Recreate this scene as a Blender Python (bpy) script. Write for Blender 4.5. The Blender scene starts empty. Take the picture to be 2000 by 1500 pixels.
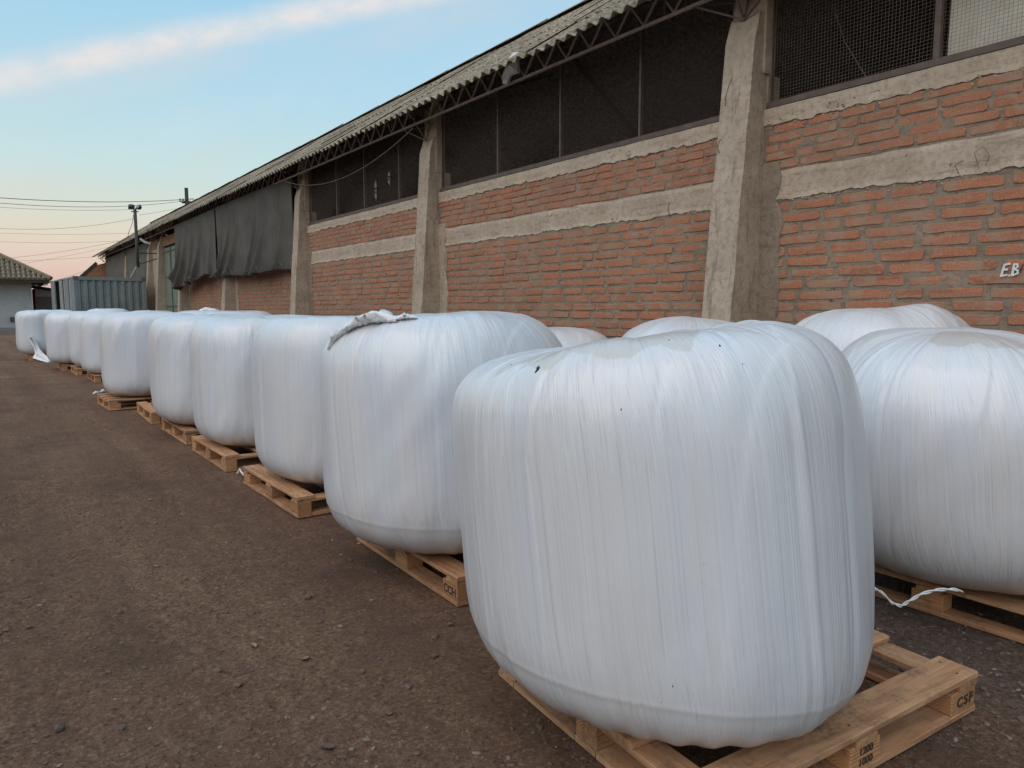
import bpy, bmesh, math, random
import numpy as np
from mathutils import Vector, Matrix

scene = bpy.context.scene
COL = scene.collection
R = math.radians

# ------------------------------------------------------------------ camera
F_PX, H_CAM, YAW, PITCH = 1387.0, 1.42, R(36.6), math.atan(147 / 1387.0)
cam_d = bpy.data.cameras.new("camera")
cam_d.sensor_width = 36.0
cam_d.lens = F_PX / 2000.0 * 36.0
cam_d.clip_start, cam_d.clip_end = 0.05, 2000
cam = bpy.data.objects.new("camera", cam_d)
COL.objects.link(cam)
cam.location = (0, 0, H_CAM)
cam.rotation_euler = (R(90) - PITCH, 0, -YAW)
scene.camera = cam

# ------------------------------------------------------------------ world
SUN_EL, SUN_AZ = R(48), R(-108)       # azimuth clockwise from +Y; the glow side is behind and left
world = bpy.data.worlds.new("World")
scene.world = world
world.use_nodes = True
wt = world.node_tree
for n in list(wt.nodes):
    wt.nodes.remove(n)


def N(t, typ, **kw):
    n = t.nodes.new(typ)
    for k, v in kw.items():
        setattr(n, k, v)
    return n


def L(t, a, b):
    t.links.new(a, b)


def ramp(t, fac, stops, interp='LINEAR'):
    n = N(t, 'ShaderNodeValToRGB')
    cr = n.color_ramp
    cr.interpolation = interp
    while len(cr.elements) < len(stops):
        cr.elements.new(0.5)
    for e, (p, c) in zip(cr.elements, stops):
        e.position = p
        e.color = (*c, 1) if len(c) == 3 else c
    if fac is not None:
        L(t, fac, n.inputs[0])
    return n


def math_(t, op, a, b=None, c=None, clamp=False):
    n = N(t, 'ShaderNodeMath', operation=op)
    n.use_clamp = clamp
    for i, v in enumerate((a, b, c)):
        if v is None:
            continue
        if isinstance(v, (int, float)):
            n.inputs[i].default_value = v
        else:
            L(t, v, n.inputs[i])
    return n.outputs[0]


def mixc(t, fac, a, b, mode='MIX'):
    n = N(t, 'ShaderNodeMix', data_type='RGBA', blend_type=mode)
    for sock, v in ((n.inputs[0], fac), (n.inputs[6], a), (n.inputs[7], b)):
        if isinstance(v, (int, float)):
            sock.default_value = v
        elif isinstance(v, tuple):
            sock.default_value = (*v, 1)
        else:
            L(t, v, sock)
    return n.outputs[2]


def lin(r, g, b):
    f = lambda v: (v / 255 / 12.92) if v / 255 <= 0.04045 else ((v / 255 + 0.055) / 1.055) ** 2.4
    return (f(r), f(g), f(b))


tc = N(wt, 'ShaderNodeTexCoord')
sep = N(wt, 'ShaderNodeSeparateXYZ')
L(wt, tc.outputs['Generated'], sep.inputs[0])
elev = math_(wt, 'DIVIDE', math_(wt, 'ARCSINE', sep.outputs[2]), math.pi / 2)
# dusk gradient: dusty pink band at the horizon, pale yellow-green, then blue
grad = ramp(wt, elev, [(0.0, lin(190, 160, 158)), (0.015, lin(216, 185, 177)), (0.035, lin(226, 202, 188)),
                       (0.055, lin(225, 213, 196)), (0.078, lin(213, 220, 209)), (0.112, lin(197, 223, 225)),
                       (0.17, lin(178, 216, 234)), (0.25, lin(158, 207, 235)), (0.36, lin(146, 199, 232)),
                       (0.62, lin(166, 200, 228)), (1.0, lin(190, 208, 222))])
nish = N(wt, 'ShaderNodeTexSky', sky_type='NISHITA')
nish.sun_disc = False
nish.sun_elevation = R(3)
nish.sun_rotation = SUN_AZ
nish.air_density, nish.dust_density = 1.0, 1.5


def dvec(x, y):
    """world direction seen at photograph pixel x, y"""
    th, p = YAW, PITCH
    fw = Vector((math.sin(th) * math.cos(p), math.cos(th) * math.cos(p), -math.sin(p)))
    rt = Vector((math.cos(th), -math.sin(th), 0))
    up = rt.cross(fw)
    return (fw + rt * (x - 1000) / F_PX - up * (y - 750) / F_PX).normalized()


def band(x0, y0, x1, y1, width, scale, lo, hi, seed, strength, along=0.55):
    """a long streak of thin cloud lying along the great circle through two directions"""
    a, b = dvec(x0, y0), dvec(x1, y1)
    nrm = a.cross(b).normalized()
    dirn = (b - a).normalized()
    third = nrm.cross(dirn)
    dot = N(wt, 'ShaderNodeVectorMath', operation='DOT_PRODUCT')
    L(wt, tc.outputs['Generated'], dot.inputs[0]); dot.inputs[1].default_value = nrm
    dd = N(wt, 'ShaderNodeVectorMath', operation='DOT_PRODUCT')
    L(wt, tc.outputs['Generated'], dd.inputs[0]); dd.inputs[1].default_value = dirn
    cmb = N(wt, 'ShaderNodeCombineXYZ')
    L(wt, math_(wt, 'MULTIPLY', dot.outputs['Value'], 1.0), cmb.inputs[0])
    L(wt, math_(wt, 'MULTIPLY', dd.outputs['Value'], along), cmb.inputs[1])
    cmb.inputs[2].default_value = seed
    w = N(wt, 'ShaderNodeTexNoise'); w.inputs['Scale'].default_value = scale
    w.inputs['Detail'].default_value = 8; w.inputs['Roughness'].default_value = 0.62
    L(wt, cmb.outputs[0], w.inputs['Vector'])
    wob = N(wt, 'ShaderNodeTexNoise'); wob.inputs['Scale'].default_value = 2.2
    L(wt, cmb.outputs[0], wob.inputs['Vector'])
    d = math_(wt, 'ABSOLUTE', math_(wt, 'ADD', dot.outputs['Value'],
              math_(wt, 'MULTIPLY', math_(wt, 'SUBTRACT', wob.outputs[0], 0.5), width * 1.2)))
    env = N(wt, 'ShaderNodeMapRange', interpolation_type='SMOOTHSTEP')
    L(wt, d, env.inputs[0])
    env.inputs[1].default_value = width; env.inputs[2].default_value = 0.0
    env.inputs[3].default_value = 0; env.inputs[4].default_value = 1
    nr = N(wt, 'ShaderNodeMapRange'); L(wt, w.outputs[0], nr.inputs[0])
    nr.inputs[1].default_value = lo; nr.inputs[2].default_value = hi
    return math_(wt, 'MULTIPLY', math_(wt, 'MULTIPLY', env.outputs[0], nr.outputs[0]), strength, clamp=True)


sky = grad.outputs[0]
for (args, colr) in [((0, 156, 660, 12, 0.027, 30.0, 0.16, 0.60, 1.0, 0.85), lin(240, 231, 227)),
                     ((0, 172, 620, 30, 0.060, 12.0, 0.30, 0.75, 2.0, 0.28), lin(232, 220, 216)),
                     ((0, 205, 520, 110, 0.050, 7.0, 0.38, 0.75, 4.0, 0.40), lin(226, 214, 210)),
                     ((640, 190, 1050, 95, 0.045, 10.0, 0.42, 0.8, 7.0, 0.32), lin(214, 224, 236)),
                     ((300, 260, 800, 150, 0.05, 12.0, 0.45, 0.85, 9.0, 0.25), lin(212, 224, 232)),
                     ((0, 385, 330, 330, 0.03, 10.0, 0.42, 0.8, 12.0, 0.25), lin(232, 205, 190))]:
    sky = mixc(wt, band(*args), sky, colr)
hs = N(wt, 'ShaderNodeMix', data_type='RGBA', blend_type='ADD')
hs.inputs[0].default_value = 0.02
L(wt, sky, hs.inputs[6]); L(wt, nish.outputs[0], hs.inputs[7])
bg = N(wt, 'ShaderNodeBackground'); bg.inputs[1].default_value = 0.98
L(wt, hs.outputs[2], bg.inputs[0])
wo = N(wt, 'ShaderNodeOutputWorld')
L(wt, bg.outputs[0], wo.inputs[0])

# ------------------------------------------------------------------ soft dusk glow as the one sun
sd = bpy.data.lights.new("sun", 'SUN')
sd.energy = 1.6
sd.angle = R(70)
sd.color = (1.0, 0.84, 0.74)
so = bpy.data.objects.new("sun", sd)
COL.objects.link(so)
sdir = Vector((math.sin(SUN_AZ) * math.cos(SUN_EL), math.cos(SUN_AZ) * math.cos(SUN_EL), math.sin(SUN_EL)))
so.rotation_euler = sdir.to_track_quat('Z', 'Y').to_euler()

vs = scene.view_settings
vs.view_transform = 'Standard'; vs.look = 'None'
vs.exposure = 0.0; vs.gamma = 1.0
vs.use_curve_mapping = False
scene.cycles.max_bounces = 6
scene.cycles.use_denoising = True

# ------------------------------------------------------------------ helpers
rnd = random.Random(11)


def tag(o, label=None, cat=None, group=None, kind=None):
    if label: o['label'] = label
    if cat: o['category'] = cat
    if group: o['group'] = group
    if kind: o['kind'] = kind
    return o


def empty(name, loc=(0, 0, 0), rz=0.0, **kw):
    o = bpy.data.objects.new(name, None)
    o.empty_display_size = 0.2
    COL.objects.link(o)
    o.location = loc; o.rotation_euler = (0, 0, rz)
    return tag(o, **kw)


def link(name, me, parent=None, loc=None, rot=None, scale=None):
    o = bpy.data.objects.new(name, me)
    COL.objects.link(o)
    if parent is not None: o.parent = parent
    if loc is not None: o.location = loc
    if rot is not None: o.rotation_euler = rot
    if scale is not None: o.scale = scale
    return o


class MB:
    def __init__(self):
        self.v = []; self.f = []

    def add(self, vs_, fs_):
        b = len(self.v)
        self.v.extend([tuple(p) for p in vs_]); self.f.extend([tuple(i + b for i in f) for f in fs_])

    def box(self, x0, x1, y0, y1, z0, z1):
        self.add([(x0, y0, z0), (x1, y0, z0), (x1, y1, z0), (x0, y1, z0), (x0, y0, z1), (x1, y0, z1), (x1, y1, z1), (x0, y1, z1)],
                 [(0, 3, 2, 1), (4, 5, 6, 7), (0, 1, 5, 4), (1, 2, 6, 5), (2, 3, 7, 6), (3, 0, 4, 7)])

    def bar(self, a, b, w, sides=4, w2=None):
        a, b = Vector(a), Vector(b)
        d = (b - a).normalized()
        u = d.cross(Vector((0, 0, 1)))
        if u.length < 1e-3: u = d.cross(Vector((1, 0, 0)))
        u.normalize(); w_ = d.cross(u)
        w2 = w if w2 is None else w2
        vv = []
        for p, ww in ((a, w), (b, w2)):
            for k in range(sides):
                t = 2 * math.pi * (k + 0.5) / sides
                vv.append(p + u * math.cos(t) * ww * 0.5 + w_ * math.sin(t) * ww * 0.5)
        fs_ = [(k, (k + 1) % sides, sides + (k + 1) % sides, sides + k) for k in range(sides)]
        fs_ += [tuple(range(sides))[::-1], tuple(range(sides, 2 * sides))]
        self.add(vv, fs_)

    def tube(self, pts, r, sides=6):
        pts = [Vector(p) for p in pts]
        vv = []; fs_ = []
        for i, p in enumerate(pts):
            d = (pts[min(i + 1, len(pts) - 1)] - pts[max(i - 1, 0)]).normalized()
            u = d.cross(Vector((0.01, 0.02, 1))).normalized(); w_ = d.cross(u)
            rr = r(i / (len(pts) - 1)) if callable(r) else r
            for k in range(sides):
                t = 2 * math.pi * k / sides
                vv.append(p + u * math.cos(t) * rr + w_ * math.sin(t) * rr)
        for i in range(len(pts) - 1):
            for k in range(sides):
                fs_.append((i * sides + k, i * sides + (k + 1) % sides, (i + 1) * sides + (k + 1) % sides, (i + 1) * sides + k))
        fs_ += [tuple(range(sides))[::-1], tuple(range((len(pts) - 1) * sides, len(pts) * sides))]
        self.add(vv, fs_)

    def mesh(self, name, mat=None, smooth=False):
        me = bpy.data.meshes.new(name)
        me.from_pydata(self.v, [], self.f)
        if mat: me.materials.append(mat)
        if smooth: me.polygons.foreach_set('use_smooth', [True] * len(me.polygons))
        me.update()
        return me

    def build(self, name, mat=None, parent=None, smooth=False, **kw):
        return link(name, self.mesh(name, mat, smooth), parent, **kw)


def grid_mesh(name, P, mat, closed_u=False, smooth=True, attrs=None):
    """P: (nv, nu, 3) array of points"""
    nv, nu = P.shape[:2]
    me = bpy.data.meshes.new(name)
    i = np.arange(nv - 1)[:, None]; j = np.arange(nu if closed_u else nu - 1)[None, :]
    j2 = (j + 1) % nu
    F = np.stack([i * nu + j, i * nu + j2, (i + 1) * nu + j2, (i + 1) * nu + j], -1).reshape(-1, 4)
    me.vertices.add(nv * nu); me.vertices.foreach_set('co', P.reshape(-1).astype(np.float32))
    me.loops.add(F.size); me.loops.foreach_set('vertex_index', F.reshape(-1).astype(np.int32))
    me.polygons.add(len(F)); me.polygons.foreach_set('loop_start', (np.arange(len(F)) * 4).astype(np.int32))
    me.polygons.foreach_set('use_smooth', np.full(len(F), smooth))
    me.update(calc_edges=True)
    me.validate()
    for k, A in (attrs or {}).items():
        if A.ndim == 3:
            at = me.attributes.new(k, 'FLOAT_VECTOR', 'POINT'); at.data.foreach_set('vector', A.reshape(-1).astype(np.float32))
        else:
            at = me.attributes.new(k, 'FLOAT', 'POINT'); at.data.foreach_set('value', A.reshape(-1).astype(np.float32))
    me.materials.append(mat)
    return me


def vnoise(x, y, seed=0):
    """smooth value noise on arrays"""
    xi, yi = np.floor(x).astype(np.int64), np.floor(y).astype(np.int64)
    fx, fy = x - xi, y - yi
    fx, fy = fx * fx * (3 - 2 * fx), fy * fy * (3 - 2 * fy)

    def h(a, b):
        n = (a * 374761393 + b * 668265263 + seed * 1442695041) & 0x7fffffff
        n = ((n ^ (n >> 13)) * 1274126177) & 0x7fffffff
        return ((n ^ (n >> 16)) & 0xffff) / 65535.0
    return (h(xi, yi) * (1 - fx) + h(xi + 1, yi) * fx) * (1 - fy) + (h(xi, yi + 1) * (1 - fx) + h(xi + 1, yi + 1) * fx) * fy


def fbm(x, y, seed=0, o=4):
    s = 0; a = 1; t = 0
    for k in range(o):
        s = s + a * vnoise(x * 2 ** k, y * 2 ** k, seed + k); t += a; a *= 0.5
    return s / t - 0.5


# ------------------------------------------------------------------ materials
def mat(name):
    m = bpy.data.materials.new(name); m.use_nodes = True
    t = m.node_tree
    b = t.nodes['Principled BSDF']
    return m, t, b


def noise(t, vec, scale, detail=4, rough=0.55, dim='3D', dist=0.0):
    n = N(t, 'ShaderNodeTexNoise'); n.noise_dimensions = dim
    n.inputs['Scale'].default_value = scale; n.inputs['Detail'].default_value = detail
    n.inputs['Roughness'].default_value = rough; n.inputs['Distortion'].default_value = dist
    if vec is not None: L(t, vec, n.inputs['Vector'])
    return n.outputs[0]


def coords(t, kind='Object', scale=(1, 1, 1), rand=False):
    c = N(t, 'ShaderNodeTexCoord'); mp = N(t, 'ShaderNodeMapping')
    L(t, c.outputs[kind], mp.inputs[0]); mp.inputs['Scale'].default_value = scale
    if rand:
        oi = N(t, 'ShaderNodeObjectInfo')
        cm = N(t, 'ShaderNodeCombineXYZ')
        L(t, math_(t, 'MULTIPLY', oi.outputs['Random'], 37.0), cm.inputs[0])
        L(t, math_(t, 'MULTIPLY', oi.outputs['Random'], 91.0), cm.inputs[1])
        L(t, math_(t, 'MULTIPLY', oi.outputs['Random'], 53.0), cm.inputs[2])
        L(t, cm.outputs[0], mp.inputs['Location'])
    return mp.outputs[0]


def world_pos(t, scale=(1, 1, 1)):
    g = N(t, 'ShaderNodeNewGeometry'); mp = N(t, 'ShaderNodeMapping')
    L(t, g.outputs['Position'], mp.inputs[0]); mp.inputs['Scale'].default_value = scale
    return mp.outputs[0]


def bump(t, b, h, strength=0.5, dist=0.01, prev=None):
    n = N(t, 'ShaderNodeBump'); n.inputs['Strength'].default_value = strength
    n.inputs['Distance'].default_value = dist
    L(t, h, n.inputs['Height'])
    if prev is not None: L(t, prev, n.inputs['Normal'])
    if b is not None: L(t, n.outputs[0], b.inputs['Normal'])
    return n.outputs[0]


def mapr(t, v, a, b, c=0.0, d=1.0):
    n = N(t, 'ShaderNodeMapRange'); L(t, v, n.inputs[0])
    for i, x in enumerate((a, b, c, d)): n.inputs[i + 1].default_value = x
    return n.outputs[0]


def film_material(name, dirty=0.0):
    m, t, b = mat(name)
    at = N(t, 'ShaderNodeAttribute'); at.attribute_name = 'flow'
    mp = N(t, 'ShaderNodeMapping'); L(t, at.outputs['Vector'], mp.inputs[0])
    mp.inputs['Scale'].default_value = (1, 1, 1)
    v = mp.outputs[0]
    oi = N(t, 'ShaderNodeObjectInfo')
    off = N(t, 'ShaderNodeVectorMath', operation='ADD'); L(t, v, off.inputs[0])
    cm = N(t, 'ShaderNodeCombineXYZ'); L(t, math_(t, 'MULTIPLY', oi.outputs['Random'], 31.7), cm.inputs[2])
    L(t, cm.outputs[0], off.inputs[1]); v = off.outputs[0]
    # flow: x, y run round the bale, z (slowly) down it, so noise is drawn out into stretch lines
    m2 = N(t, 'ShaderNodeMapping'); L(t, v, m2.inputs[0]); m2.inputs['Scale'].default_value = (1, 1, 0.13)
    fine = noise(t, m2.outputs[0], 40, 2, 0.6)
    mid = noise(t, m2.outputs[0], 13, 3, 0.6)
    hair = noise(t, m2.outputs[0], 85, 1, 0.5)
    broad = noise(t, m2.outputs[0], 2.6, 2, 0.5)
    g = world_pos(t)
    cloud = noise(t, g, 2.3, 4, 0.55)
    mott = noise(t, g, 26, 4, 0.6)
    white = mixc(t, mapr(t, broad, 0.36, 0.64), (0.680, 0.695, 0.735), (0.725, 0.710, 0.712))
    white = mixc(t, mapr(t, cloud, 0.42, 0.62, 0, 0.6), white, (0.745, 0.755, 0.775))
    col = mixc(t, mapr(t, fine, 0.28, 0.44, 0.17, 0.0), white, (0.44, 0.48, 0.52))
    col = mixc(t, mapr(t, mid, 0.60, 0.70, 0.0, 0.24), col, (0.82, 0.82, 0.82))
    col = mixc(t, mapr(t, mid, 0.38, 0.28, 0.0, 0.24), col, (0.48, 0.51, 0.55))
    col = mixc(t, mapr(t, hair, 0.64, 0.68, 0.0, 0.30), col, (0.86, 0.86, 0.87))
    col = mixc(t, mapr(t, hair, 0.355, 0.31, 0.0, 0.30), col, (0.42, 0.45, 0.49))
    # browner towards the lower edge, and scattered smears
    gp = N(t, 'ShaderNodeSeparateXYZ'); L(t, g, gp.inputs[0])
    low = mapr(t, math_(t, 'ADD', gp.outputs[2], math_(t, 'MULTIPLY', math_(t, 'SUBTRACT', cloud, 0.5), 0.25)), 0.34, 0.14, 0.0, 0.42)
    col = mixc(t, low, col, (0.44, 0.37, 0.30))
    sm = math_(t, 'MULTIPLY', mapr(t, noise(t, g, 5.0, 5, 0.65), 0.62, 0.72), mapr(t, mott, 0.52, 0.66))
    col = mixc(t, math_(t, 'MULTIPLY', sm, 0.30 + dirty), col, (0.33, 0.28, 0.22))
    # thin area of few film layers on the top where silage shows through
    pa = N(t, 'ShaderNodeAttribute'); pa.attribute_name = 'patch'
    pm = mapr(t, math_(t, 'ADD', pa.outputs['Fac'], math_(t, 'MULTIPLY', math_(t, 'SUBTRACT', fine, 0.5), 0.25)), 0.46, 0.54, 0.0, 0.60)
    col = mixc(t, pm, col, (0.58, 0.515, 0.445))
    da = N(t, 'ShaderNodeAttribute'); da.attribute_name = 'dirt'
    sa = N(t, 'ShaderNodeAttribute'); sa.attribute_name = 'seam'
    col = mixc(t, math_(t, 'MULTIPLY', sa.outputs['Fac'], 0.55), col, (0.80, 0.80, 0.80))
    dm = math_(t, 'MULTIPLY', da.outputs['Fac'], mapr(t, noise(t, g, 60, 4, 0.7), 0.50, 0.60))
    col = mixc(t, dm, col, (0.16, 0.13, 0.09))
    L(t, col, b.inputs['Base Color'])
    L(t, mapr(t, mid, 0.3, 0.7, 0.34, 0.46), b.inputs['Roughness'])
    b.inputs['Specular IOR Level'].default_value = 0.6; b.inputs['IOR'].default_value = 1.5
    b.inputs['Coat Weight'].default_value = 0.45; b.inputs['Coat Roughness'].default_value = 0.20; b.inputs['Coat IOR'].default_value = 1.7
    b.inputs['Subsurface Weight'].default_value = 0.0
    h = math_(t, 'ADD', math_(t, 'ADD', math_(t, 'MULTIPLY', fine, 0.5), math_(t, 'MULTIPLY', hair, 0.22)), math_(t, 'MULTIPLY', mid, 0.7))
    b1 = bump(t, None, h, 0.38, 0.010)
    nb = bump(t, b, mott, 0.12, 0.006, prev=b1)
    L(t, nb, b.inputs['Coat Normal'])
    return m


FILM = film_material('white_stretch_film')
FILM_D = film_material('white_stretch_film_scuffed', 0.35)


def simple(name, col, rough=0.7, metal=0.0, var=0.25, scale=8.0, bmp=0.3, bdist=0.004, col2=None, spec=0.4, rand=0.0):
    m, t, b = mat(name)
    v = world_pos(t)
    n1 = noise(t, v, scale, 5, 0.6); n2 = noise(t, v, scale * 6, 4, 0.6)
    c2 = col2 or tuple(c * (1 - var) for c in col)
    c = mixc(t, mapr(t, n1, 0.35, 0.65), col, c2)
    c = mixc(t, mapr(t, n2, 0.45, 0.7, 0, 0.35), c, tuple(x * 0.6 for x in col))
    if rand:
        oi = N(t, 'ShaderNodeObjectInfo')
        c = mixc(t, 1.0, c, ramp(t, oi.outputs['Random'], [(0, (1 - rand,) * 3), (1, (1 + rand,) * 3)]).outputs[0], 'MULTIPLY')
    L(t, c, b.inputs['Base Color'])
    b.inputs['Roughness'].default_value = rough; b.inputs['Metallic'].default_value = metal
    b.inputs['Specular IOR Level'].default_value = spec
    bump(t, b, n2, bmp, bdist)
    return m


def wood_material(name, base, dark, endgrain=False):
    m, t, b = mat(name)
    v = coords(t, 'Object', (1, 1, 1), rand=True)
    oi = N(t, 'ShaderNodeObjectInfo')
    mp = N(t, 'ShaderNodeMapping'); L(t, v, mp.inputs[0])
    if endgrain:
        mp.inputs['Scale'].default_value = (0.6, 1, 1)
        c0 = coords(t, 'Object', (1, 1, 1))
        mp2 = N(t, 'ShaderNodeMapping'); L(t, c0, mp2.inputs[0]); mp2.inputs['Location'].default_value = (0, 0.02, 0.035)
        w = N(t, 'ShaderNodeTexWave', wave_type='RINGS', rings_direction='X', wave_profile='SIN')
        L(t, mp2.outputs[0], w.inputs[0]); w.inputs['Scale'].default_value = 34
        w.inputs['Distortion'].default_value = 2.2; w.inputs['Detail'].default_value = 2; w.inputs['Detail Scale'].default_value = 0.8
        grain = w.outputs[1]
        gr = mapr(t, grain, 0.2, 0.9, 0.0, 0.45)
    else:
        mp.inputs['Scale'].default_value = (0.09, 1, 1)
        grain = noise(t, mp.outputs[0], 42, 4, 0.65, dist=0.6)
        gr = mapr(t, grain, 0.38, 0.62, 0.0, 0.85)
    col = mixc(t, gr, base, dark)
    tint = ramp(t, oi.outputs['Random'], [(0, (0.74, 0.72, 0.68)), (0.35, (1.0, 0.97, 0.92)), (0.7, (1.12, 1.06, 0.98)), (1, (0.86, 0.78, 0.70))])
    col = mixc(t, 1.0, col, tint.outputs[0], 'MULTIPLY')
    g = world_pos(t)
    st = math_(t, 'MULTIPLY', mapr(t, noise(t, g, 7, 5, 0.6), 0.46, 0.66), mapr(t, noise(t, g, 45, 4, 0.7), 0.40, 0.62))
    col = mixc(t, math_(t, 'MULTIPLY', st, 0.75), col, (0.10, 0.075, 0.055))
    # knots
    vo = N(t, 'ShaderNodeTexVoronoi'); vo.inputs['Scale'].default_value = 5.5
    mk = N(t, 'ShaderNodeMapping'); L(t, v, mk.inputs[0]); mk.inputs['Scale'].default_value = (0.55, 1, 1); L(t, mk.outputs[0], vo.inputs['Vector'])
    col = mixc(t, mapr(t, vo.outputs['Distance'], 0.075, 0.045, 0, 0.75), col, (0.13, 0.07, 0.035))
    L(t, col, b.inputs['Base Color'])
    b.inputs['Roughness'].default_value = 0.78; b.inputs['Specular IOR Level'].default_value = 0.25
    bump(t, b, grain, 0.35, 0.0025)
    return m


WOOD = wood_material('new_pine_board', (0.57, 0.335, 0.195), (0.37, 0.195, 0.105))
WOOD_END = wood_material('pine_block_end_grain', (0.56, 0.30, 0.155), (0.30, 0.14, 0.065), True)
INK = simple('stencil_ink', (0.085, 0.055, 0.04), 0.9, var=0.3, bmp=0.0)
WHITE_PAINT = simple('white_brushed_paint', (0.80, 0.80, 0.76), 0.7, var=0.1, scale=20, bmp=0.1)


def brick_material():
    m, t, b = mat('weathered_red_brick')
    oi = N(t, 'ShaderNodeObjectInfo')
    g = world_pos(t)
    # every brick gets its own tone from the block of wall it sits in
    cell = N(t, 'ShaderNodeTexVoronoi'); mpc = N(t, 'ShaderNodeMapping'); L(t, g, mpc.inputs[0])
    mpc.inputs['Scale'].default_value = (0.1, 2.45, 10.2); cell.inputs['Scale'].default_value = 1.0
    L(t, mpc.outputs[0], cell.inputs['Vector'])
    tone = ramp(t, cell.outputs['Color'], [(0.0, (0.27, 0.115, 0.068)), (0.28, (0.41, 0.155, 0.082)), (0.5, (0.50, 0.188, 0.098)), (0.75, (0.44, 0.165, 0.088)), (1.0, (0.40, 0.225, 0.150))])
    n1 = noise(t, g, 14, 5, 0.65); n2 = noise(t, g, 70, 5, 0.7)
    c = mixc(t, mapr(t, n1, 0.35, 0.68, 0, 0.6), tone.outputs[0], (0.37, 0.155, 0.093))
    c = mixc(t, mapr(t, n2, 0.50, 0.68, 0, 0.45), c, (0.60, 0.42, 0.30))
    c = mixc(t, mapr(t, noise(t, g, 0.9, 4, 0.6), 0.45, 0.65, 0, 0.45), c, (0.30, 0.165, 0.105))
    # dust and smeared mortar over the arris
    sm = mapr(t, noise(t, g, 6.5, 5, 0.6), 0.49, 0.60, 0, 0.66)
    c = mixc(t, sm, c, (0.36, 0.255, 0.18))
    pits = mapr(t, noise(t, g, 38, 3, 0.6), 0.30, 0.24, 0, 0.85)
    c = mixc(t, pits, c, (0.06, 0.04, 0.03))
    L(t, c, b.inputs['Base Color'])
    b.inputs['Roughness'].default_value = 0.92; b.inputs['Specular IOR Level'].default_value = 0.2
    b1 = bump(t, None, n1, 0.6, 0.012)
    bump(t, b, n2, 0.7, 0.004, prev=b1)
    return m


def mortar_material(name, base, dark, light, sc=1.0, streak=False):
    m, t, b = mat(name)
    g = world_pos(t)
    n1 = noise(t, g, 3.2 * sc, 6, 0.62); n2 = noise(t, g, 24 * sc, 6, 0.68); n3 = noise(t, g, 110 * sc, 3, 0.6)
    c = mixc(t, mapr(t, n1, 0.34, 0.66), base, light)
    c = mixc(t, mapr(t, n2, 0.46, 0.72, 0, 0.65), c, dark)
    c = mixc(t, mapr(t, n3, 0.60, 0.75, 0, 0.4), c, tuple(x * 1.3 for x in light))
    st = noise(t, world_pos(t, (1, 1, 0.10) if streak else (1, 0.12, 1)), 16 if streak else 22, 5, 0.65)
    c = mixc(t, mapr(t, st, 0.44, 0.34, 0, 0.55), c, dark)
    c = mixc(t, mapr(t, st, 0.55, 0.66, 0, 0.35), c, light)
    # small voids and hairline cracks
    vo = N(t, 'ShaderNodeTexVoronoi', feature='DISTANCE_TO_EDGE'); vo.inputs['Scale'].default_value = 2.1 * sc
    wv = N(t, 'ShaderNodeVectorMath', operation='ADD')
    L(t, g, wv.inputs[0])
    nn = N(t, 'ShaderNodeTexNoise'); nn.inputs['Scale'].default_value = 5; nn.inputs['Detail'].default_value = 9; nn.inputs['Roughness'].default_value = 0.7; L(t, g, nn.inputs['Vector'])
    sc_ = N(t, 'ShaderNodeVectorMath', operation='SCALE'); L(t, nn.outputs['Color'], sc_.inputs[0]); sc_.inputs['Scale'].default_value = 0.35
    L(t, sc_.outputs[0], wv.inputs[1]); L(t, wv.outputs[0], vo.inputs['Vector'])
    crack = math_(t, 'MULTIPLY', mapr(t, vo.outputs['Distance'], 0.007, 0.001), mapr(t, n1, 0.56, 0.60))
    if streak: crack = math_(t, 'MULTIPLY', crack, 0.0)
    c = mixc(t, math_(t, 'MULTIPLY', crack, 0.55), c, tuple(x * 0.22 for x in dark))
    pit = mapr(t, noise(t, g, 30, 4, 0.65), 0.31, 0.25)
    c = mixc(t, math_(t, 'MULTIPLY', pit, 0.75), c, tuple(x * 0.25 for x in dark))
    L(t, c, b.inputs['Base Color'])
    b.inputs['Roughness'].default_value = 0.95; b.inputs['Specular IOR Level'].default_value = 0.15
    h = math_(t, 'SUBTRACT', math_(t, 'ADD', math_(t, 'MULTIPLY', n1, 0.5), n2), math_(t, 'ADD', crack, math_(t, 'MULTIPLY', pit, 0.6)))
    b1 = bump(t, None, h, 0.8, 0.014)
    bump(t, b, n3, 0.5, 0.003, prev=b1)
    return m


BRICK = brick_material()
MORTAR = mortar_material('grey_mortar', (0.250, 0.190, 0.140), (0.140, 0.105, 0.078), (0.34, 0.265, 0.195))
CONCRETE = mortar_material('weathered_concrete', (0.44, 0.335, 0.25), (0.25, 0.18, 0.13), (0.56, 0.45, 0.345))
PILLAR_M = mortar_material('board_cast_concrete', (0.40, 0.315, 0.235), (0.20, 0.152, 0.112), (0.52, 0.42, 0.32), 0.8, True)
STEEL = simple('rust_brown_steel', (0.115, 0.078, 0.064), 0.6, 0.1, 0.4, 9, 0.2, col2=(0.16, 0.112, 0.09))
GIRD = simple('greyed_girder_steel', (0.36, 0.30, 0.26), 0.6, 0.1, 0.4, 9, 0.2, col2=(0.46, 0.38, 0.33))
WIRE = simple('rusty_wire', (0.22, 0.165, 0.135), 0.65, 0.2, 0.3, 12, 0.0)
DARK = simple('dark_interior_shade', (0.022, 0.020, 0.019), 0.95, var=0.3)  # rear wall coloured near-black to stand for the interior shade
NET = None


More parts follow.
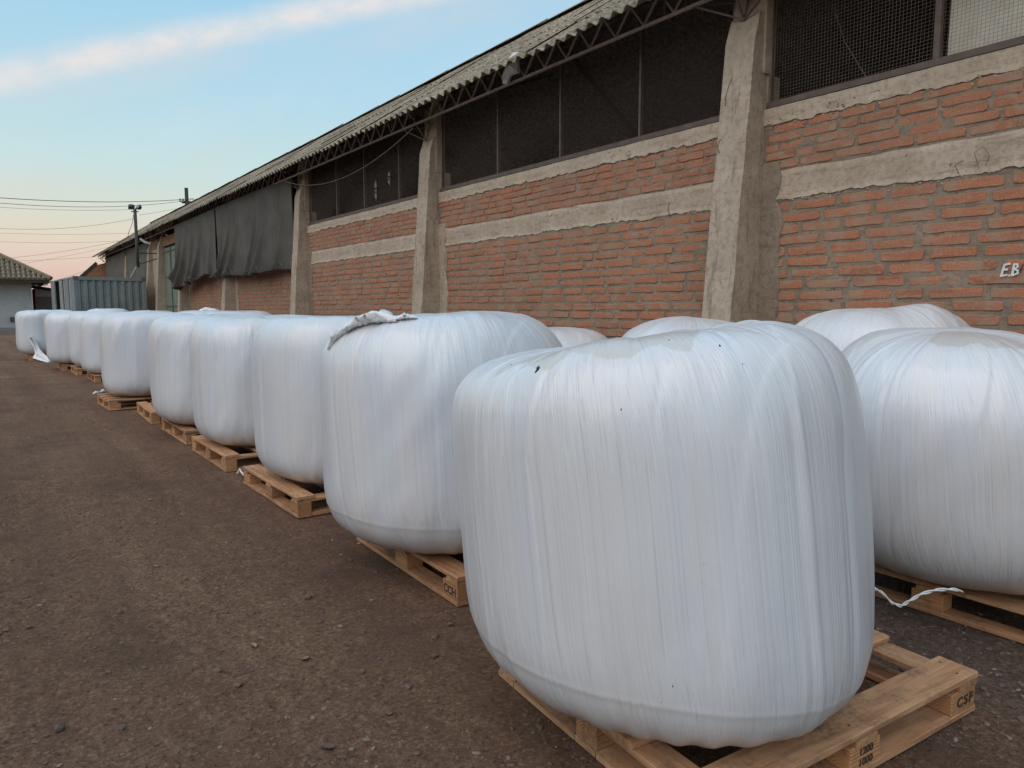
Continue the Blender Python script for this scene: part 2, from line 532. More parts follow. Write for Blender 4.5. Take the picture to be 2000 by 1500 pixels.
def roof_material():
    m, t, b = mat('lichened_fibre_cement')
    g = world_pos(t)
    oi = N(t, 'ShaderNodeObjectInfo')
    n1 = noise(t, g, 5, 6, 0.7); n2 = noise(t, g, 17, 6, 0.72); n3 = noise(t, g, 60, 4, 0.7)
    c = mixc(t, mapr(t, n1, 0.35, 0.65), (0.215, 0.178, 0.130), (0.31, 0.258, 0.195))
    c = mixc(t, mapr(t, n2, 0.50, 0.58, 0, 0.85), c, (0.45, 0.39, 0.305))
    c = mixc(t, mapr(t, n2, 0.46, 0.38, 0, 0.85), c, (0.085, 0.07, 0.047))
    c = mixc(t, mapr(t, n3, 0.57, 0.66, 0, 0.7), c, (0.10, 0.085, 0.06))
    rt_ = ramp(t, oi.outputs['Random'], [(0, (0.78, 0.78, 0.78)), (1, (1.15, 1.12, 1.08))])
    c = mixc(t, 1.0, c, rt_.outputs[0], 'MULTIPLY')
    L(t, c, b.inputs['Base Color']); b.inputs['Roughness'].default_value = 0.95
    b.inputs['Specular IOR Level'].default_value = 0.15
    bump(t, b, n2, 0.6, 0.012)
    return m


ROOF = roof_material()


def ground_material():
    m, t, b = mat('packed_brown_dirt')
    g = world_pos(t)
    n0 = noise(t, g, 0.35, 4, 0.55); n1 = noise(t, g, 1.7, 6, 0.65); n2 = noise(t, g, 11, 6, 0.7)
    gs = world_pos(t, (1.0, 1.0, 1.0)); n3 = noise(t, gs, 55, 6, 0.72); n4 = noise(t, g, 210, 3, 0.6)
    c = mixc(t, mapr(t, n0, 0.38, 0.62), (0.225, 0.125, 0.079), (0.285, 0.168, 0.107))
    c = mixc(t, mapr(t, n1, 0.40, 0.68, 0, 0.65), c, (0.185, 0.105, 0.076))
    c = mixc(t, mapr(t, n2, 0.48, 0.70, 0, 0.65), c, (0.38, 0.235, 0.148))
    c = mixc(t, mapr(t, n3, 0.52, 0.62, 0, 0.60), c, (0.50, 0.34, 0.235))
    c = mixc(t, mapr(t, n3, 0.45, 0.36, 0, 0.80), c, (0.075, 0.048, 0.036))
    c = mixc(t, mapr(t, n4, 0.56, 0.70, 0, 0.5), c, (0.40, 0.32, 0.26))
    trk = noise(t, world_pos(t, (1.0, 0.09, 1)), 2.4, 4, 0.6)
    c = mixc(t, mapr(t, trk, 0.40, 0.60, 0.0, 0.42), c, (0.150, 0.088, 0.064))
    pat = math_(t, 'MULTIPLY', mapr(t, noise(t, g, 0.9, 5, 0.65), 0.52, 0.66), mapr(t, n3, 0.36, 0.56))
    c = mixc(t, math_(t, 'MULTIPLY', pat, 0.55), c, (0.095, 0.070, 0.062))
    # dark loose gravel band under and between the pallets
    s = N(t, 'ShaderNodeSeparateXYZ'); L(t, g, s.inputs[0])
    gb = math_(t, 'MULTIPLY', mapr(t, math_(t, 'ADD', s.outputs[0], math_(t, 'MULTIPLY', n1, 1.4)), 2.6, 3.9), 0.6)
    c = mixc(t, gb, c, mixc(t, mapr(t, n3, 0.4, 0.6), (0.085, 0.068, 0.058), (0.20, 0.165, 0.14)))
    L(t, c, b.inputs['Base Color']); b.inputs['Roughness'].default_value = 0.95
    b.inputs['Specular IOR Level'].default_value = 0.05
    b0 = bump(t, None, n2, 0.55, 0.03)
    b1 = bump(t, None, n3, 1.0, 0.032, prev=b0)
    bump(t, b, n4, 0.8, 0.006, prev=b1)
    return m


GROUND = ground_material()
STONE = simple('grey_brown_stone', (0.19, 0.130, 0.098), 0.95, var=0.5, scale=26, bmp=0.4, spec=0.05, col2=(0.11, 0.088, 0.076))


def net_material(name, c1, c2):
    m, t, b = mat(name)
    g = world_pos(t)
    n1 = noise(t, g, 1.6, 4, 0.6)
    mp = world_pos(t, (1, 26, 1)); n2 = noise(t, mp, 3.2, 3, 0.6)
    wv = N(t, 'ShaderNodeTexWave', wave_type='BANDS', bands_direction='Z'); L(t, g, wv.inputs[0])
    wv.inputs['Scale'].default_value = 26; wv.inputs['Distortion'].default_value = 1.5
    c = mixc(t, mapr(t, n1, 0.35, 0.65), c1, c2)
    c = mixc(t, mapr(t, n2, 0.40, 0.65, 0, 0.40), c, tuple(x * 0.55 for x in c1))
    c = mixc(t, mapr(t, wv.outputs[1], 0.3, 0.9, 0, 0.30), c, tuple(x * 1.35 for x in c2))
    L(t, c, b.inputs['Base Color']); b.inputs['Roughness'].default_value = 0.85
    b.inputs['Specular IOR Level'].default_value = 0.2
    b.inputs['Alpha'].default_value = 0.94
    bump(t, b, n2, 0.4, 0.01)
    return m


NET = net_material('black_shade_netting', (0.080, 0.074, 0.066), (0.135, 0.122, 0.106))

# ================================================================== GROUND
me = grid_mesh('ground', np.stack(np.broadcast_arrays(
    (np.linspace(-1, 1, 41) ** 3 * 500)[None, :], (np.linspace(-1, 1, 41) ** 3 * 500)[:, None] + 20, np.zeros((41, 41))), -1), GROUND, smooth=True)
tag(link('ground', me), kind='structure')

# near yard: a finely uneven sheet lying just over the base sheet
def relief(X_, Y_):
    X_ = np.asarray(X_, float); Y_ = np.asarray(Y_, float)
    near_pal = 1 - 0.72 / (1 + np.exp(-(X_ - 1.15) / 0.12))
    Z_ = 0.030 * (fbm(X_ * 0.9, Y_ * 0.6, 3) + 0.1).clip(-0.3) + 0.026 * fbm(X_ * 3.2, Y_ * 3.2, 9) + 0.032 * np.abs(fbm(X_ * 11, Y_ * 11, 19, 3)) + 0.016 * fbm(X_ * 26, Y_ * 26, 29, 3)
    Z_ = 0.004 + (Z_ + 0.006) * near_pal
    edge_ = np.minimum.reduce([(X_ + 9) / 1.5, (6.0 - X_) / 0.2, (Y_ - 0.2) / 0.2, (34 - Y_) / 6.0]).clip(0, 1)
    return (Z_ + 0.004) * edge_ - 0.004


xs = np.concatenate([np.linspace(-9, -2.5, 50), np.linspace(-2.45, 2.6, 330), np.linspace(2.62, 6.0, 110)])
ys = np.concatenate([np.linspace(0.2, 7, 440), np.linspace(7.05, 34, 260)])
XX, YY = np.meshgrid(xs, ys)
ZZ = relief(XX, YY)
tag(link('dirt_yard', grid_mesh('dirt_yard', np.stack([XX, YY, ZZ], -1), GROUND)), kind='structure')


def gz(x, y):
    return 0.012


# loose stones
def stone_unit(seed):
    r_ = random.Random(seed)
    bm = bmesh.new(); bmesh.ops.create_icosphere(bm, subdivisions=1, radius=1.0)
    vs_ = [v.co * r_.uniform(0.65, 1.15) for v in bm.verts]
    fs_ = [tuple(v.index for v in f.verts) for f in bm.faces]
    bm.free()
    return np.array([tuple(v) for v in vs_]), fs_


stones = [stone_unit(k) for k in range(6)]
STONE_L = simple('pale_pebble', (0.31, 0.235, 0.185), 0.95, var=0.35, scale=30, bmp=0.3, spec=0.05)


def gravel(name, spots, material):
    V = []; Fc = []; b = 0
    for (x, y, s) in spots:
        u, fs_ = stones[rnd.randrange(6)]
        a = rnd.uniform(0, 6.28); ca, sa = math.cos(a), math.sin(a)
        sx, sy, sz = s * rnd.uniform(0.8, 1.4), s * rnd.uniform(0.6, 1.0), s * rnd.uniform(0.25, 0.6)
        p = u * [sx, sy, sz]
        q = np.stack([x + p[:, 0] * ca - p[:, 1] * sa, y + p[:, 0] * sa + p[:, 1] * ca, p[:, 2] + float(relief(x, y)) + sz * 0.25], -1)
        V.append(q); Fc.extend([(i + b, j + b, k + b) for i, j, k in fs_]); b += len(q)
    me = bpy.data.meshes.new(name); me.from_pydata(np.concatenate(V).tolist(), [], Fc); me.materials.append(material)
    return link(name, me)


sp = []; sp2 = []
while len(sp) < 15000:
    d = 0.9 + 17 * rnd.random() ** 1.9
    a = rnd.uniform(R(-6), R(78))
    x, y = d * math.sin(a), d * math.cos(a)
    if x > 5.4: continue
    dens = float(fbm(np.array(x * 1.5), np.array(y * 1.5), 33, 3)) + 0.5
    if x > 2.4: dens += 0.35
    if rnd.random() > (dens - 0.22) * 1.7: continue
    s = 0.0035 + 0.010 * rnd.random() ** 3 + (0.012 * rnd.random() + 0.003 if rnd.random() < 0.035 else 0) + (0.006 * rnd.random() if x > 2.6 else 0)
    (sp2 if rnd.random() < 0.13 else sp).append((x, y, s))
tag(gravel('gravel', sp, STONE), 'dark loose gravel and small stones scattered over the dirt yard', 'gravel', kind='stuff')
tag(gravel('pebbles', sp2, STONE_L), 'paler pebbles scattered over the brown dirt yard', 'pebbles', kind='stuff')


def ground_pt(x, y, z=0.0):
    d = dvec(x, y); t_ = (z - H_CAM) / d.z
    return Vector((d.x * t_, d.y * t_, z))


# the few stones that stand out one by one
big = [(848, 1282, 0.019, 'small grey stone on the dirt below the corner of the stencilled pallet'),
       (880, 1220, 0.017, 'dark grey stone beside the pallet corner marked with dark stencil letters'),
       (683, 1095, 0.016, 'blackish stone on the dirt beside the second bale'),
       (602, 1171, 0.020, 'rough grey clod in a dark patch of the open yard'),
       (760, 1392, 0.015, 'rounded brown stone nearest the left edge of the front pallet'),
       (465, 1340, 0.018, 'rounded brown stone on the bare dirt in the lower left middle'),
       (117, 1425, 0.022, 'upright brown stone on the dirt at the lower left of the photo'),
       (234, 1198, 0.014, 'dark angular stone alone on the open dirt in the left half'),
       (234, 1032, 0.015, 'dark stone on the dirt left of the pallets'),
       (57, 1228, 0.016, 'rounded grey stone near the left edge of the photo')]
for (px, py, s, lb) in big:
    p = ground_pt(px, py, 0.01)
    u, fs_ = stone_unit(px)
    bm = bmesh.new(); vv = [bm.verts.new(v * s) for v in u]
    for f in fs_: bm.faces.new([vv[i] for i in f])
    bmesh.ops.subdivide_edges(bm, edges=bm.edges[:], cuts=1, use_grid_fill=True)
    for v in bm.verts: v.co = v.co * rnd.uniform(0.93, 1.07); v.co.z *= 0.7
    me = bpy.data.meshes.new('stone'); bm.to_mesh(me); bm.free(); me.materials.append(STONE)
    tag(link('stone', me, loc=(p.x, p.y, float(relief(p.x, p.y)) + s * 0.35), rot=(0, 0, px * 0.1)), lb, 'stone', 'single stones on the dirt')

# ================================================================== WAREHOUSE
D = 5.75
WY0, WY1 = -7.4, 45.9
WH = empty('warehouse', (D, 0, 0), label='long open-sided farm warehouse of red brick panels between battered concrete pillars',
           cat='warehouse')
WHI = Matrix.Translation((-D, 0, 0))


def wpart(mb, name, m, parent=WH, smooth=False):
    """parts are built in world coordinates and hung under the warehouse"""
    mb.v = [(x - D, y, z) for x, y, z in mb.v]
    return mb.build(name, m, parent, smooth)


PY = [-1.60, 3.94, 9.62, 15.13, 20.70, 26.30, 30.20, 32.30, 38.0, 45.3]   # near face of each pillar
PW = 0.31
DEP = [(0.42, 0.16)] + [(0.40, 0.16)] + [(0.33, 0.14)] * 8


def ragged_band(y0, y1, z0, z1, xf, xb, rag_lo, rag_hi, seed, step=0.03):
    n = max(4, int((y1 - y0) / step)); m_ = max(3, int((z1 - z0) / 0.04))
    Y = np.linspace(y0, y1, n)
    lo = z0 + rag_lo * (fbm(Y * 14, Y * 0 + seed, seed, 5) * 1.1 + 0.7 * fbm(Y * 3, Y * 0 + 3, seed + 5))
    hi = z1 + rag_hi * fbm(Y * 5, Y * 0 + seed, seed + 9) * 2
    T = np.linspace(0, 1, m_)[:, None]
    Z = lo[None] * (1 - T) + hi[None] * T
    Yg = np.broadcast_to(Y[None], Z.shape)
    X = xf + 0.010 * fbm(Yg * 4, Z * 4, seed + 2) + 0.010 * fbm(Yg * 16, Z * 16, seed + 3)
    X = X + 0.010 * np.exp(-((T - 0.47) / 0.05) ** 2) + 0.006 * (T < 0.47) * fbm(Yg * 30, Z * 30, seed + 6)
    P = np.stack([X, Yg, Z], -1)
    top = P[-1:].copy(); top[..., 0] = xb
    bot = P[:1].copy(); bot[..., 0] = xb
    P = np.concatenate([bot, P[:1] , P, P[-1:], top], 0)
    P[..., 0] -= D
    return P


# ---- bricks
def brick_unit(seed, n=16):
    """hand-made brick, unit size: y -0.5..0.5, z -0.5..0.5, face towards -x; worn corners"""
    r_ = random.Random(seed)
    ring = []
    for k in range(n):
        t = 2 * math.pi * k / n
        c, s = math.cos(t), math.sin(t)
        e = 0.20
        y = 0.5 * math.copysign(abs(c) ** e, c); z = 0.5 * math.copysign(abs(s) ** e, s)
        ring.append((y * r_.uniform(0.945, 1.0), z * r_.uniform(0.80, 1.08)))
    vv = []
    for (y, z) in ring: vv.append((0.06, y, z))
    for (y, z) in ring: vv.append((r_.uniform(0.0005, 0.003), y * 0.998, z * 0.985))
    for (y, z) in ring: vv.append((r_.uniform(-0.004, -0.0015), y * 0.975, z * 0.88))
    vv.append((-0.004, 0, 0))
    ff = []
    for a in (0, n):
        for k in range(n):
            k2 = (k + 1) % n
            ff.append((a + k, a + n + k, a + n + k2, a + k2))
    for k in range(n): ff.append((2 * n + (k + 1) % n, 2 * n + k, 3 * n)[::-1])
    return vv, ff


units = [brick_unit(100 + k) for k in range(12)]
brick_meshes = []
for vv, ff in units:
    me = bpy.data.meshes.new('brick'); me.from_pydata(vv, [], ff); me.materials.append(BRICK)
    me.update(); brick_meshes.append(me)

ZS, ZT, ZM1, ZM0 = 3.19, 3.02, 2.63, 2.38       # sill top, sill band foot, middle band top, middle band foot
panels = []
brick_list = []
bays = [(PY[i] + PW, PY[i + 1]) for i in range(len(PY) - 1)]
door_bay = 5
for bi, (a, b_) in enumerate(bays):
    if bi == door_bay: continue
    tall = bi < 3
    ztop = ZS if tall else 2.62
    y0, y1 = a, b_
    nz = int(ztop / 0.035) if bi < 3 else 12; ny = int((y1 - y0) / 0.035) if bi < 3 else 12
    Yg, Zg = np.meshgrid(np.linspace(y0 - 0.02, y1 + 0.02, ny), np.linspace(0, ztop - 0.01, nz))
    Xg = D + 0.0045 + 0.010 * fbm(Yg * 5, Zg * 9, 40 + bi) + 0.011 * fbm(Yg * 21, Zg * 21, 60 + bi, 3)
    Pn = np.stack([Xg - D, Yg, Zg], -1)
    topr = Pn[-1:].copy(); topr[..., 0] = 0.22
    Pn = np.concatenate([Pn, topr, np.stack([Pn[-1:, :, 0] * 0 + 0.22, Pn[-1:, :, 1], Pn[-1:, :, 2] * 0], -1)], 0)
    pan = link('wall_panel', grid_mesh('wall_panel', Pn[:, ::-1], MORTAR), WH)
    panels.append(pan)
    r_ = random.Random(500 + bi)
    zones = [(0.03, ZM0 - 0.02, 0.098, 0.41, 0.022, 0.032)]
    if tall: zones.append((ZM1 + 0.012, ZT + 0.02, 0.081, 0.335, 0.012, 0.017))
    for (z0, z1, ch, ln, gzp, gyp) in zones:
        rows = int(round((z1 - z0) / ch))
        ch_ = (z1 - z0) / rows
        for k in range(rows):
            zc = z0 + ch_ * (k + 0.5)
            sag = r_.uniform(-0.004, 0.004)
            y = y0 + 0.06 - (0.0 if k % 2 else ln * 0.5) + r_.uniform(-0.05, 0.05)
            while y < y1 - 0.06:
                l_ = ln * r_.uniform(0.86, 1.08)
                if r_.random() < 0.07: l_ *= 0.55
                ya, yb = max(y, y0 + 0.02), min(y + l_, y1 - 0.02)
                near_strip = ya < y0 - 1
                if yb - ya > 0.09:
                    brick_list.append(dict(bay=bi, pan=pan, y=(ya + yb) / 2, z=zc + sag + 0.003 * math.sin(ya * 3) + r_.uniform(-0.003, 0.003),
                                           ly=yb - ya - gyp * r_.uniform(0.7, 1.3), lz=ch_ - gzp * r_.uniform(0.75, 1.25),
                                           rx=r_.uniform(-0.012, 0.012), px=r_.uniform(-0.004, 0.005), m=r_.randrange(12)))
                y += l_

# the 300 that show largest stay single parts, the rest of each panel is one joined mesh
def seen(bk):
    return bk['y'] > 1.45 and bk['z'] > 1.18


vis = [b for b in brick_list if seen(b)]
vis.sort(key=lambda b: b['y'])
single = set(id(b) for b in vis[:300])
joined = {}
for bk in brick_list:
    if id(bk) in single:
        o = link('brick', brick_meshes[bk['m']], bk['pan'], loc=(bk['px'], bk['y'], bk['z']), rot=(bk['rx'], 0, 0),
                 scale=(1, bk['ly'], bk['lz']))
    else:
        joined.setdefault('bricks', []).append(bk)
V = []; Fc = []; off = 0
for bk in joined['bricks']:
    vv, ff = units[bk['m']]
    if bk['y'] > 16:
        pass
    p = np.array(vv) * [1, bk['ly'], bk['lz']]
    c, s = math.cos(bk['rx']), math.sin(bk['rx'])
    q = np.stack([p[:, 0] + bk['px'], p[:, 1] * c - p[:, 2] * s + bk['y'], p[:, 1] * s + p[:, 2] * c + bk['z']], -1)
    V.append(q); Fc.extend([tuple(i + off for i in f) for f in ff]); off += len(q)
me = bpy.data.meshes.new('bricks'); me.from_pydata(np.concatenate(V).tolist(), [], Fc); me.materials.append(BRICK)
tag(link('bricks', me, WH), kind='stuff')

for bi, (a, b_) in enumerate(bays):
    if bi == door_bay: continue
    link('concrete_beam', grid_mesh('concrete_beam', ragged_band(a - 0.01, b_ + 0.01, ZM0, ZM1, D - 0.006, D + 0.2, 0.040, 0.012, 70 + bi)[:, ::-1], CONCRETE), WH)
    if bi < 3:
        link('sill_beam', grid_mesh('sill_beam', ragged_band(a - 0.01, b_ + 0.01, ZT + 0.02, ZS, D - 0.010, D + 0.21, 0.045, 0.003, 90 + bi)[:, ::-1], CONCRETE), WH)

# crumbling mortar and plaster crumbs along the ragged edges
crumbs = [stone_unit(900 + k) for k in range(5)]


def crumb_line(name, pts_, material):
    V_ = []; F_ = []; o_ = 0
    for (x, y, z, s_) in pts_:
        u, fs_ = crumbs[rnd.randrange(5)]
        a_ = rnd.uniform(0, 6.28)
        p_ = u * [s_ * rnd.uniform(0.35, 0.7), s_ * rnd.uniform(0.8, 1.8), s_ * rnd.uniform(0.5, 1.0)]
        ca, sa = math.cos(a_ * 0.15), math.sin(a_ * 0.15)
        q_ = np.stack([x + 0.006 + p_[:, 0], y + p_[:, 1] * ca - p_[:, 2] * sa, z + p_[:, 1] * sa + p_[:, 2] * ca], -1)
        V_.append(q_); F_.extend([tuple(i_ + o_ for i_ in f_) for f_ in fs_]); o_ += len(q_)
    m_ = bpy.data.meshes.new(name); m_.from_pydata(np.concatenate(V_).tolist(), [], F_); m_.materials.append(material)
    return tag(link(name, m_, WH), kind='stuff')


cp = []; cq = []
for bi in range(4):
    a, b_ = bays[bi]
    a = max(a, 1.2)
    n_ = int((b_ - a) * 75)
    for k in range(n_):
        y = rnd.uniform(a, b_)
        w_ = float(fbm(np.array(y * 2.2), np.array(0.5), 777, 3))
        if w_ > -0.04:
            cp.append((rnd.uniform(-0.010, 0.000), y, ZM0 + rnd.gauss(0.0, 0.020), rnd.uniform(0.004, 0.012)))
        if w_ < 0.05 and bi < 3:
            cp.append((rnd.uniform(-0.010, 0.000), y, ZT + rnd.gauss(0.015, 0.028), rnd.uniform(0.004, 0.013)))
for i_ in range(1, 5):
    for k in range(420):
        cq.append((rnd.uniform(-0.012, 0.002), PY[i_] - 0.17 + rnd.gauss(0, 0.030), rnd.uniform(1.0, 2.45), rnd.uniform(0.005, 0.014)))
        if k < 120: cq.append((rnd.uniform(-0.010, 0.002), PY[i_] + PW + 0.06 + rnd.gauss(0, 0.02), rnd.uniform(1.0, 3.0), rnd.uniform(0.005, 0.015)))
        if k < 90: cq.append((rnd.uniform(-0.012, 0.0), PY[i_] - rnd.uniform(0.0, 0.9), 3.05 + rnd.gauss(0, 0.03), rnd.uniform(0.005, 0.015)))
crumb_line('plaster_crumbs', cp, CONCRETE)
crumb_line('mortar_crumbs', cq, MORTAR)

# ---- pillars: battered concrete, leaning in towards the top
def pillar(yn, depth_lo, depth_hi, top=4.02, w=PW, seed=0):
    nz = 90
    Z = np.linspace(-0.05, top, nz)
    dep = depth_lo + (depth_hi - depth_lo) * (Z - 1.33) / (4.0 - 1.33)
    dep = np.where(Z > top - 0.22, dep - (Z - (top - 0.22)) * 0.25, dep)
    sec = [(0, 1.0), (0, 0.75), (0, 0.5), (0, 0.25), (0, 0.0), (0.07, 0.0), (0.27, 0), (0.5, 0), (0.73, 0), (0.93, 0.0), (1, 0.0), (1, 0.25), (1, 0.5), (1, 0.75), (1, 1)]
    P = np.zeros((nz, len(sec), 3))
    for j, (fy, fx) in enumerate(sec):
        xf = D - dep
        P[:, j, 0] = xf + fx * (D + 0.03 - xf)
        P[:, j, 1] = yn + w * fy
        P[:, j, 2] = Z
    rough = 0.010 * fbm(P[..., 2] * 9 + P[..., 1] * 7, P[..., 1] * 11 + P[..., 0] * 13, seed) + 0.016 * fbm(P[..., 2] * 2.2, P[..., 1] * 3, seed + 4)
    P[..., 0] += rough * 0.8
    P[:, :5, 1] -= rough[:, :5]; P[:, 9:, 1] += rough[:, 9:] * 0.5
    # a step at the casting joint and a chipped ledge beneath it
    j1 = np.exp(-((Z - 2.62) / 0.018) ** 2)
    P[:, 4:11, 0] += (j1 * 0.018)[:, None]
    P[:, 4:11, 0] -= (0.010 * (Z < 2.62))[:, None]
    P[:, :5, 1] -= (0.006 * (Z < 2.62))[:, None]
    cap = P[-1:].copy(); cap[..., 0] = D + 0.03; cap[..., 2] += 0.02
    P = np.concatenate([P, cap], 0)
    P[..., 0] -= D
    me_ = grid_mesh('pillar', P, PILLAR_M, smooth=False)
    return link('pillar', me_, WH)


for i, yn in enumerate(PY):
    pillar(yn, *DEP[i], top=4.02 if i < 8 else 4.0, seed=200 + i)
    mb = MB(); mb.box(D - 0.05, D + 0.10, yn - 0.02, yn + PW + 0.02, 3.5 if i < 8 else 0, 4.62)
    mb.box(D + 0.02, D + 0.20, yn - 0.01, yn + PW + 0.01, 0, 3.5)
    wpart(mb, 'column', PILLAR_M)
    # rough mortar strip where brick meets pillar
    if i < 6:
        for (ya, yb, sgn) in ((yn - 0.20, yn + 0.01, -1), (yn + PW - 0.01, yn + PW + 0.09, 1)):
            nz = 130; Z = np.linspace(0, 2.72 if i < 4 else 2.5, nz)
            U = np.linspace(0, 1, 10)
            e = 0.10 * fbm(Z * 5, Z * 0 + sgn, 300 + i, 4) * 1.3
            if sgn < 0:
                Yg = (ya + e)[:, None] * (1 - U) + yb * U
            else:
                Yg = ya * (1 - U) + (yb + e * 0.6)[:, None] * U
            Zg = np.broadcast_to(Z[:, None], Yg.shape)
            Xg = D - 0.016 + 0.016 * fbm(Yg * 9, Zg * 9, 310 + i)
            P = np.stack([Xg - D, Yg, Zg], -1)
            e0 = P[:, :1].copy(); e0[..., 0] = 0.05; e1 = P[:, -1:].copy(); e1[..., 0] = 0.05
            P = np.concatenate([e0, P, e1], 1)
            link('mortar_strip', grid_mesh('mortar_strip', P, MORTAR if i % 2 else PILLAR_M), WH)
# exposed reinforcing wire on the nearest pillar and loose wires from the beam
mb = MB(); mb.tube([(D - 0.30, PY[1] + 0.14, 3.45), (D - 0.335, PY[1] + 0.15, 3.36), (D - 0.33, PY[1] + 0.18, 3.28), (D - 0.31, PY[1] + 0.19, 3.22)], 0.004, 5); wpart(mb, 'reinforcing_wire', STEEL)
mb = MB(); mb.tube([(D - 0.385, PY[1] + 0.17, 2.92), (D - 0.40, PY[1] + 0.2, 2.86), (D - 0.375, PY[1] + 0.19, 2.80)], 0.004, 5); wpart(mb, 'reinforcing_wire', STEEL)
mb = MB(); mb.tube([(D - 0.02, 2.17, 2.40), (D - 0.04, 2.2, 2.52), (D - 0.05, 2.14, 2.55), (D - 0.05, 2.10, 2.48), (D - 0.02, 2.13, 2.42)], 0.002, 5); wpart(mb, 'reinforcing_wire', STEEL)
mb = MB(); mb.tube([(D - 0.02, 2.30, 2.39), (D - 0.05, 2.32, 2.45), (D - 0.05, 2.27, 2.47)], 0.003, 5); wpart(mb, 'reinforcing_wire', STEEL)
mb = MB(); mb.tube([(D - 0.01, 5.0, 2.36), (D - 0.03, 5.02, 2.43), (D - 0.03, 5.0, 2.50)], 0.003, 5); wpart(mb, 'reinforcing_wire', STEEL)


# ---- mesh windows
XF = D + 0.045
def window(bi, mull, mull_w=0.03):
    a, b_ = bays[bi]
    z0, z1 = ZS + 0.02, 4.55
    fr = MB()
    fr.box(XF - 0.03, XF + 0.03, a, b_, z0 - 0.005, z0 + 0.045)
    fr.box(XF, XF + 0.03, a, a + 0.03, z0 + 0.03, z1); fr.box(XF, XF + 0.03, b_ - 0.03, b_, z0 + 0.03, z1)
    fr.box(XF, XF + 0.03, a + 0.03, b_ - 0.03, z1 - 0.03, z1)
    w = wpart(fr, 'window_frame', STEEL)
    for y in mull:
        m_ = MB(); m_.box(XF - 0.012, XF + 0.03, y - mull_w / 2, y + mull_w / 2, z0 + 0.03, z1 - 0.03)
        wpart(m_, 'mullion', STEEL, w)
    # crimped wire cloth, one sheet
    wm = MB(); s = 0.0275; r = 0.00125
    y = a + 0.03 + s / 2
    while y < b_ - 0.03:
        jy = rnd.uniform(-0.0012, 0.0012)
        zz = np.linspace(z0 + 0.02, z1 - 0.02, 6)
        pts = [(XF + 0.012, y + jy + 0.004 * math.sin(q * 5 + y * 2), q) for q in zz]
        wm.tube(pts, r, 3)
        y += s
    z = z0 + 0.03 + s / 2
    while z < z1 - 0.03:
        yy = np.linspace(a + 0.02, b_ - 0.02, 20)
        pts = [(XF + 0.016, q, z + 0.006 * math.sin(q * 3.1 + z * 4)) for q in yy]
        wm.tube(pts, r, 3)
        z += s
    wpart(wm, 'wire_mesh', WIRE, w)
    return w


w0 = window(0, [2.53, 0.4], 0.045)
w1 = window(1, [5.50, 6.81, 8.12])
w2 = window(2, [10.99, 12.35, 13.62])
mb = MB(); mb.tube([(XF + 0.03, 3.05, 3.24), (XF + 0.10, 3.30, 3.62), (XF + 0.2, 3.48, 4.0)], 0.004, 4)
wpart(mb, 'loose_wire', STEEL)
# beige sheeting tied behind the nearest mesh
Yg, Zg = np.meshgrid(np.linspace(-1.3, 2.50, 60), np.linspace(3.1, 4.6, 24))
Xg = D + 0.16 + 0.012 * fbm(Yg * 2, Zg * 1.2, 8) * 4
SHEET = simple('beige_sheeting', (0.80, 0.72, 0.61), 0.8, var=0.2, scale=3, bmp=0.2, col2=(0.68, 0.60, 0.50))
tag(link('sheeting', grid_mesh('sheeting', np.stack([Xg, Yg, Zg], -1)[:, ::-1], SHEET)),
    'dusty beige sheet closing the window opening behind the nearest wire mesh', 'sheeting')
# rags snagged on the mesh of the third bay
RAG = simple('grey_rag', (0.33, 0.31, 0.28), 0.9, var=0.2)
for (y, z0, z1, w_, lb) in ((11.86, 3.32, 3.70, 0.05, 'long grey plastic strip hanging in the wire mesh behind the second pillar'),
                            (11.33, 3.52, 3.78, 0.06, 'short wide grey plastic scrap caught in the wire mesh near the second pillar')):
    mb = MB()
    mb.tube([(XF - 0.012, y + 0.006 * math.sin(k * 2.1), z1 - (z1 - z0) * k / 6) for k in range(7)],
            lambda t, w_=w_: w_ * (0.15 + 0.45 * math.sin(math.pi * min(1, t * 0.9 + 0.1))), 5)
    tag(mb.build('plastic_strip', RAG), lb, 'plastic strip')

# ---- other walls so that the inside is dark and closed
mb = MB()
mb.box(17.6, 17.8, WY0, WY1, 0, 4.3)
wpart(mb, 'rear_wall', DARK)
mb = MB()
mb.box(D + 0.3, 17.6, WY0, WY0 + 0.2, 0, 4.3)
wpart(mb, 'end_wall', MORTAR)
XR, ZE, XE, MS = 8.10, 4.235, 5.10, 0.67       # ridge x, eave height, eave x, slope
ZR = ZE + 0.06 + MS * (XR - XE)
XB = 2 * XR - XE
# the side away from the camera is the mirror of the near one: shorten the rear wall to the roof's width
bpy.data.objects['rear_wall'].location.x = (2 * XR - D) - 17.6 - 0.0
e0 = bpy.data.objects['end_wall']
e0.scale.x = ((2 * XR - D) - (D + 0.3)) / (17.6 - D - 0.3)
e0.location.x = 0.3 * (1 - e0.scale.x)

gw = MB()
xl, xr = D + 0.02, 2 * XR - D
gw.add([(xl, WY1 - 0.3, 0), (xr, WY1 - 0.3, 0), (xr, WY1 - 0.3, 4.5), (XR, WY1 - 0.3, ZR - 0.15), (xl, WY1 - 0.3, 4.5),
        (xl, WY1 - 0.1, 0), (xr, WY1 - 0.1, 0), (xr, WY1 - 0.1, 4.5), (XR, WY1 - 0.1, ZR - 0.15), (xl, WY1 - 0.1, 4.5)],
       [(0, 1, 2, 3, 4), (9, 8, 7, 6, 5), (0, 5, 6, 1), (1, 6, 7, 2), (2, 7, 8, 3), (3, 8, 9, 4), (4, 9, 5, 0)])
wpart(gw, 'gable_wall', BRICK)
